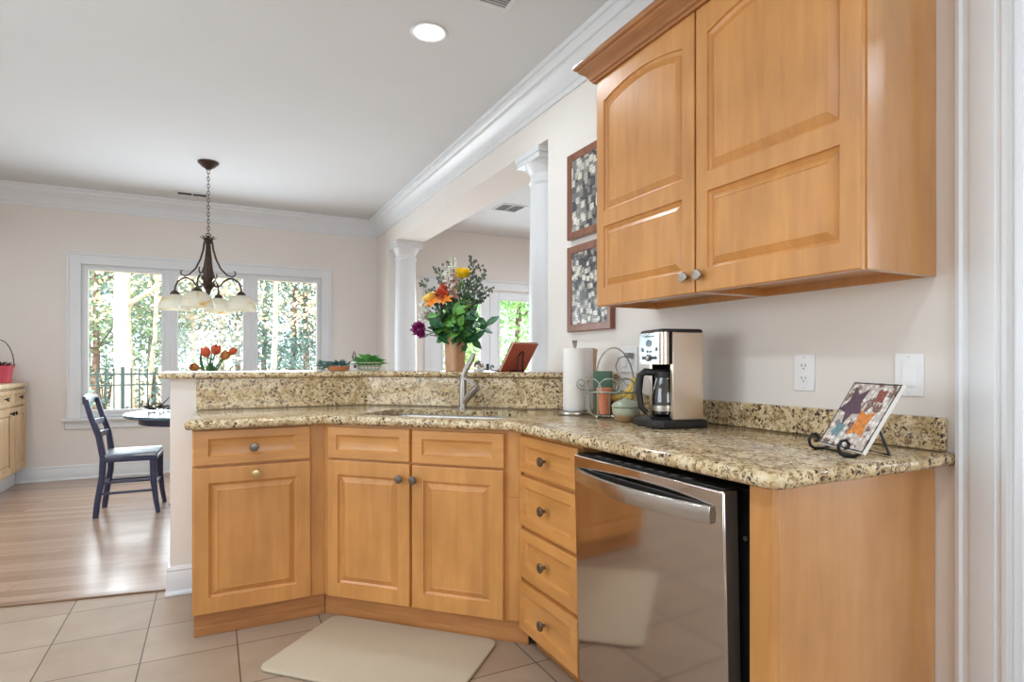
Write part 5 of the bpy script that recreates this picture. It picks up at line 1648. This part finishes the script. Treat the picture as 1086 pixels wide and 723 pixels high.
TREES = [  # sight line, distance, height, trunk, crown radius, crown height, leaves, bark, number, what it is seen through
    (129, 15.0, 9.0, .20, 2.0, 6.0, 'tree_cream', 'bark', 1500, 'thick pale trunked tree behind the fence in the first casement'),
    (154, 17.0, 7.0, .07, 1.5, 4.2, 'tree_green', 'bark', 1300, 'thin leaning pale tree beside the thick trunk', .04),
    (104, 18.0, 6.0, .10, 1.7, 2.8, 'tree_green', 'bark_dark', 1900, 'green tree along the outer edge of the first casement'),
    (160, 22.0, 5.0, .10, 1.9, 2.2, 'tree_teal', 'bark_dark', 1900, 'low blue green tree deep behind the fence'),
    (88, 24.0, 9.0, .14, 2.6, 5.0, 'tree_teal', 'bark_dark', 1500, 'blue green tree deep behind the window casing'),
    (205, 19.0, 6.0, .09, 1.6, 2.8, 'tree_green', 'bark', 1300, 'green tree in the middle casement behind the tulips'),
    (236, 21.0, 8.0, .11, 1.9, 5.4, 'tree_cream', 'bark', 1300, 'pale autumn tree in the middle casement'),
    (252, 26.0, 6.0, .12, 2.0, 2.8, 'tree_teal', 'bark_dark', 1300, 'blue green tree in the middle casement by the far mullion'),
    (289, 16.0, 7.5, .085, 1.7, 4.3, 'tree_cream', 'bark', 1500, 'slim white trunked tree in the casement nearest the columns'),
    (310, 20.0, 5.5, .12, 2.0, 2.6, 'tree_teal', 'bark_dark', 2400, 'blue green tree behind the slim white trunk'),
    (325, 24.0, 8.0, .14, 2.4, 4.6, 'tree_green', 'bark_dark', 1900, 'green tree at the edge of the casement nearest the columns'),
    (280, 27.0, 7.0, .12, 2.4, 3.4, 'tree_teal', 'bark_dark', 1700, 'blue green tree far behind the slim white trunk'),
    (340, 30.0, 10.0, .16, 3.2, 5.5, 'tree_cream', 'bark_dark', 1700, 'pale autumn tree far off by the window casing'),
    (180, 32.0, 11.0, .16, 3.2, 6.0, 'tree_cream', 'bark', 1500, 'pale autumn tree far behind the mullion'),
    (500, 12.5, 5.0, .09, 1.5, 2.2, 'tree_lime', 'bark', 1900, 'lime green tree outside the garden door behind the vase'),
    (548, 12.0, 5.5, .09, 1.6, 2.6, 'tree_lime', 'bark_dark', 2400, 'lime green tree outside the garden door beside the near column'),
    (525, 20.0, 8.0, .12, 2.6, 3.6, 'tree_green', 'bark_dark', 2200, 'green tree far behind the garden doors'),
    (480, 17.0, 7.0, .10, 2.0, 3.4, 'tree_teal', 'bark_dark', 1500, 'blue green tree past the far column'),
]
for T in TREES:
    u, y = T[0], T[1]
    tree(at(u, y), y, T[2], T[3], T[4], T[5], T[6], T[7], int(T[8]*1.9), T[9], .115, T[10] if len(T) > 10 else 0.0)
def shrub(x, y, r, mat, n, label):
    o = thing('garden_shrub', label, 'shrub', (x, y, GZ + .01*(y - 7.4)), 0, 'shrubs outside the windows')
    tm, lm = MB(), MB()
    for k in range(7):
        a = trnd.uniform(0, 2*PI)
        tm.tube([(0, 0, -.02), (r*.25*math.cos(a), r*.25*math.sin(a), r*.6), (r*.7*math.cos(a), r*.7*math.sin(a), r*trnd.uniform(.9, 1.5))], [.02, .015, .006], 6)
    for i in range(n):
        q = Vector((trnd.gauss(0, .42)*r, trnd.gauss(0, .42)*r, abs(trnd.gauss(.75, .4))*r))
        d = Vector((trnd.gauss(0, 1), trnd.gauss(0, 1), trnd.gauss(.2, .7))).normalized()
        s = d.cross(Vector((trnd.gauss(0, 1), trnd.gauss(0, 1), trnd.gauss(0, 1))))
        if s.length < 1e-3:
            continue
        s.normalize()
        L = trnd.uniform(.07, .14)
        lm.add([q, q + d*L*.5 + s*L*.3, q + d*L, q + d*L*.5 - s*L*.3], [(0, 1, 2, 3)])
    tm.build('stems', M['bark_dark'], o)
    lm.build('foliage', M[mat], o, flip=False, smooth=False)
for u, y, r, m_, n, q in ((98, 11.0, .55, 'tree_teal', 260, 'dark shrub before the fence at the outer edge of the first casement'), (110, 20.5, 1.3, 'tree_teal', 900, 'blue green shrub behind the thick trunk'), (200, 14.0, .8, 'tree_teal', 500, 'low shrub behind the tulips'),
                     (300, 18.0, 1.2, 'tree_teal', 900, 'blue green shrub at the slim white trunk'), (332, 15.0, 1.2, 'tree_teal', 800, 'dark shrub at the corner of the casement nearest the columns'), (505, 9.8, .8, 'tree_teal', 600, 'low shrub outside the garden door behind the vase'),
                     (546, 9.6, .9, 'tree_lime', 800, 'lime shrub outside the garden door beside the near column')):
    shrub(at(u, y), y, r, m_, n, q)
# wire garden fence in panels
FY0 = 12.0
for k in range(4):
    x0 = -3.3 + k*1.9
    o = thing('garden_fence', ['fence panel outside the first casement', 'fence panel behind the thick trunk line', 'fence panel behind the tulips', 'fence panel outside the casement nearest the columns'][k], 'fence', (x0, FY0, GZ), 0, 'garden fence panels')
    o['label'] = 'grey green metal picket ' + o['label']
    MB().box(0, .05, -.025, .025, 0, 1.42).build('post', M['fence'], o)
    MB().box(.05, 1.9, -.012, .012, 1.28, 1.31).box(.05, 1.9, -.012, .012, 1.10, 1.125).box(.05, 1.9, -.012, .012, .15, .18).build('rail', M['fence'], o)
    pk = MB()
    for i in range(15):
        x = .15 + i*.118
        pk.box(x - .011, x + .011, -.011, .011, .05, 1.40)
    pk.build('pickets', M['fence'], o)
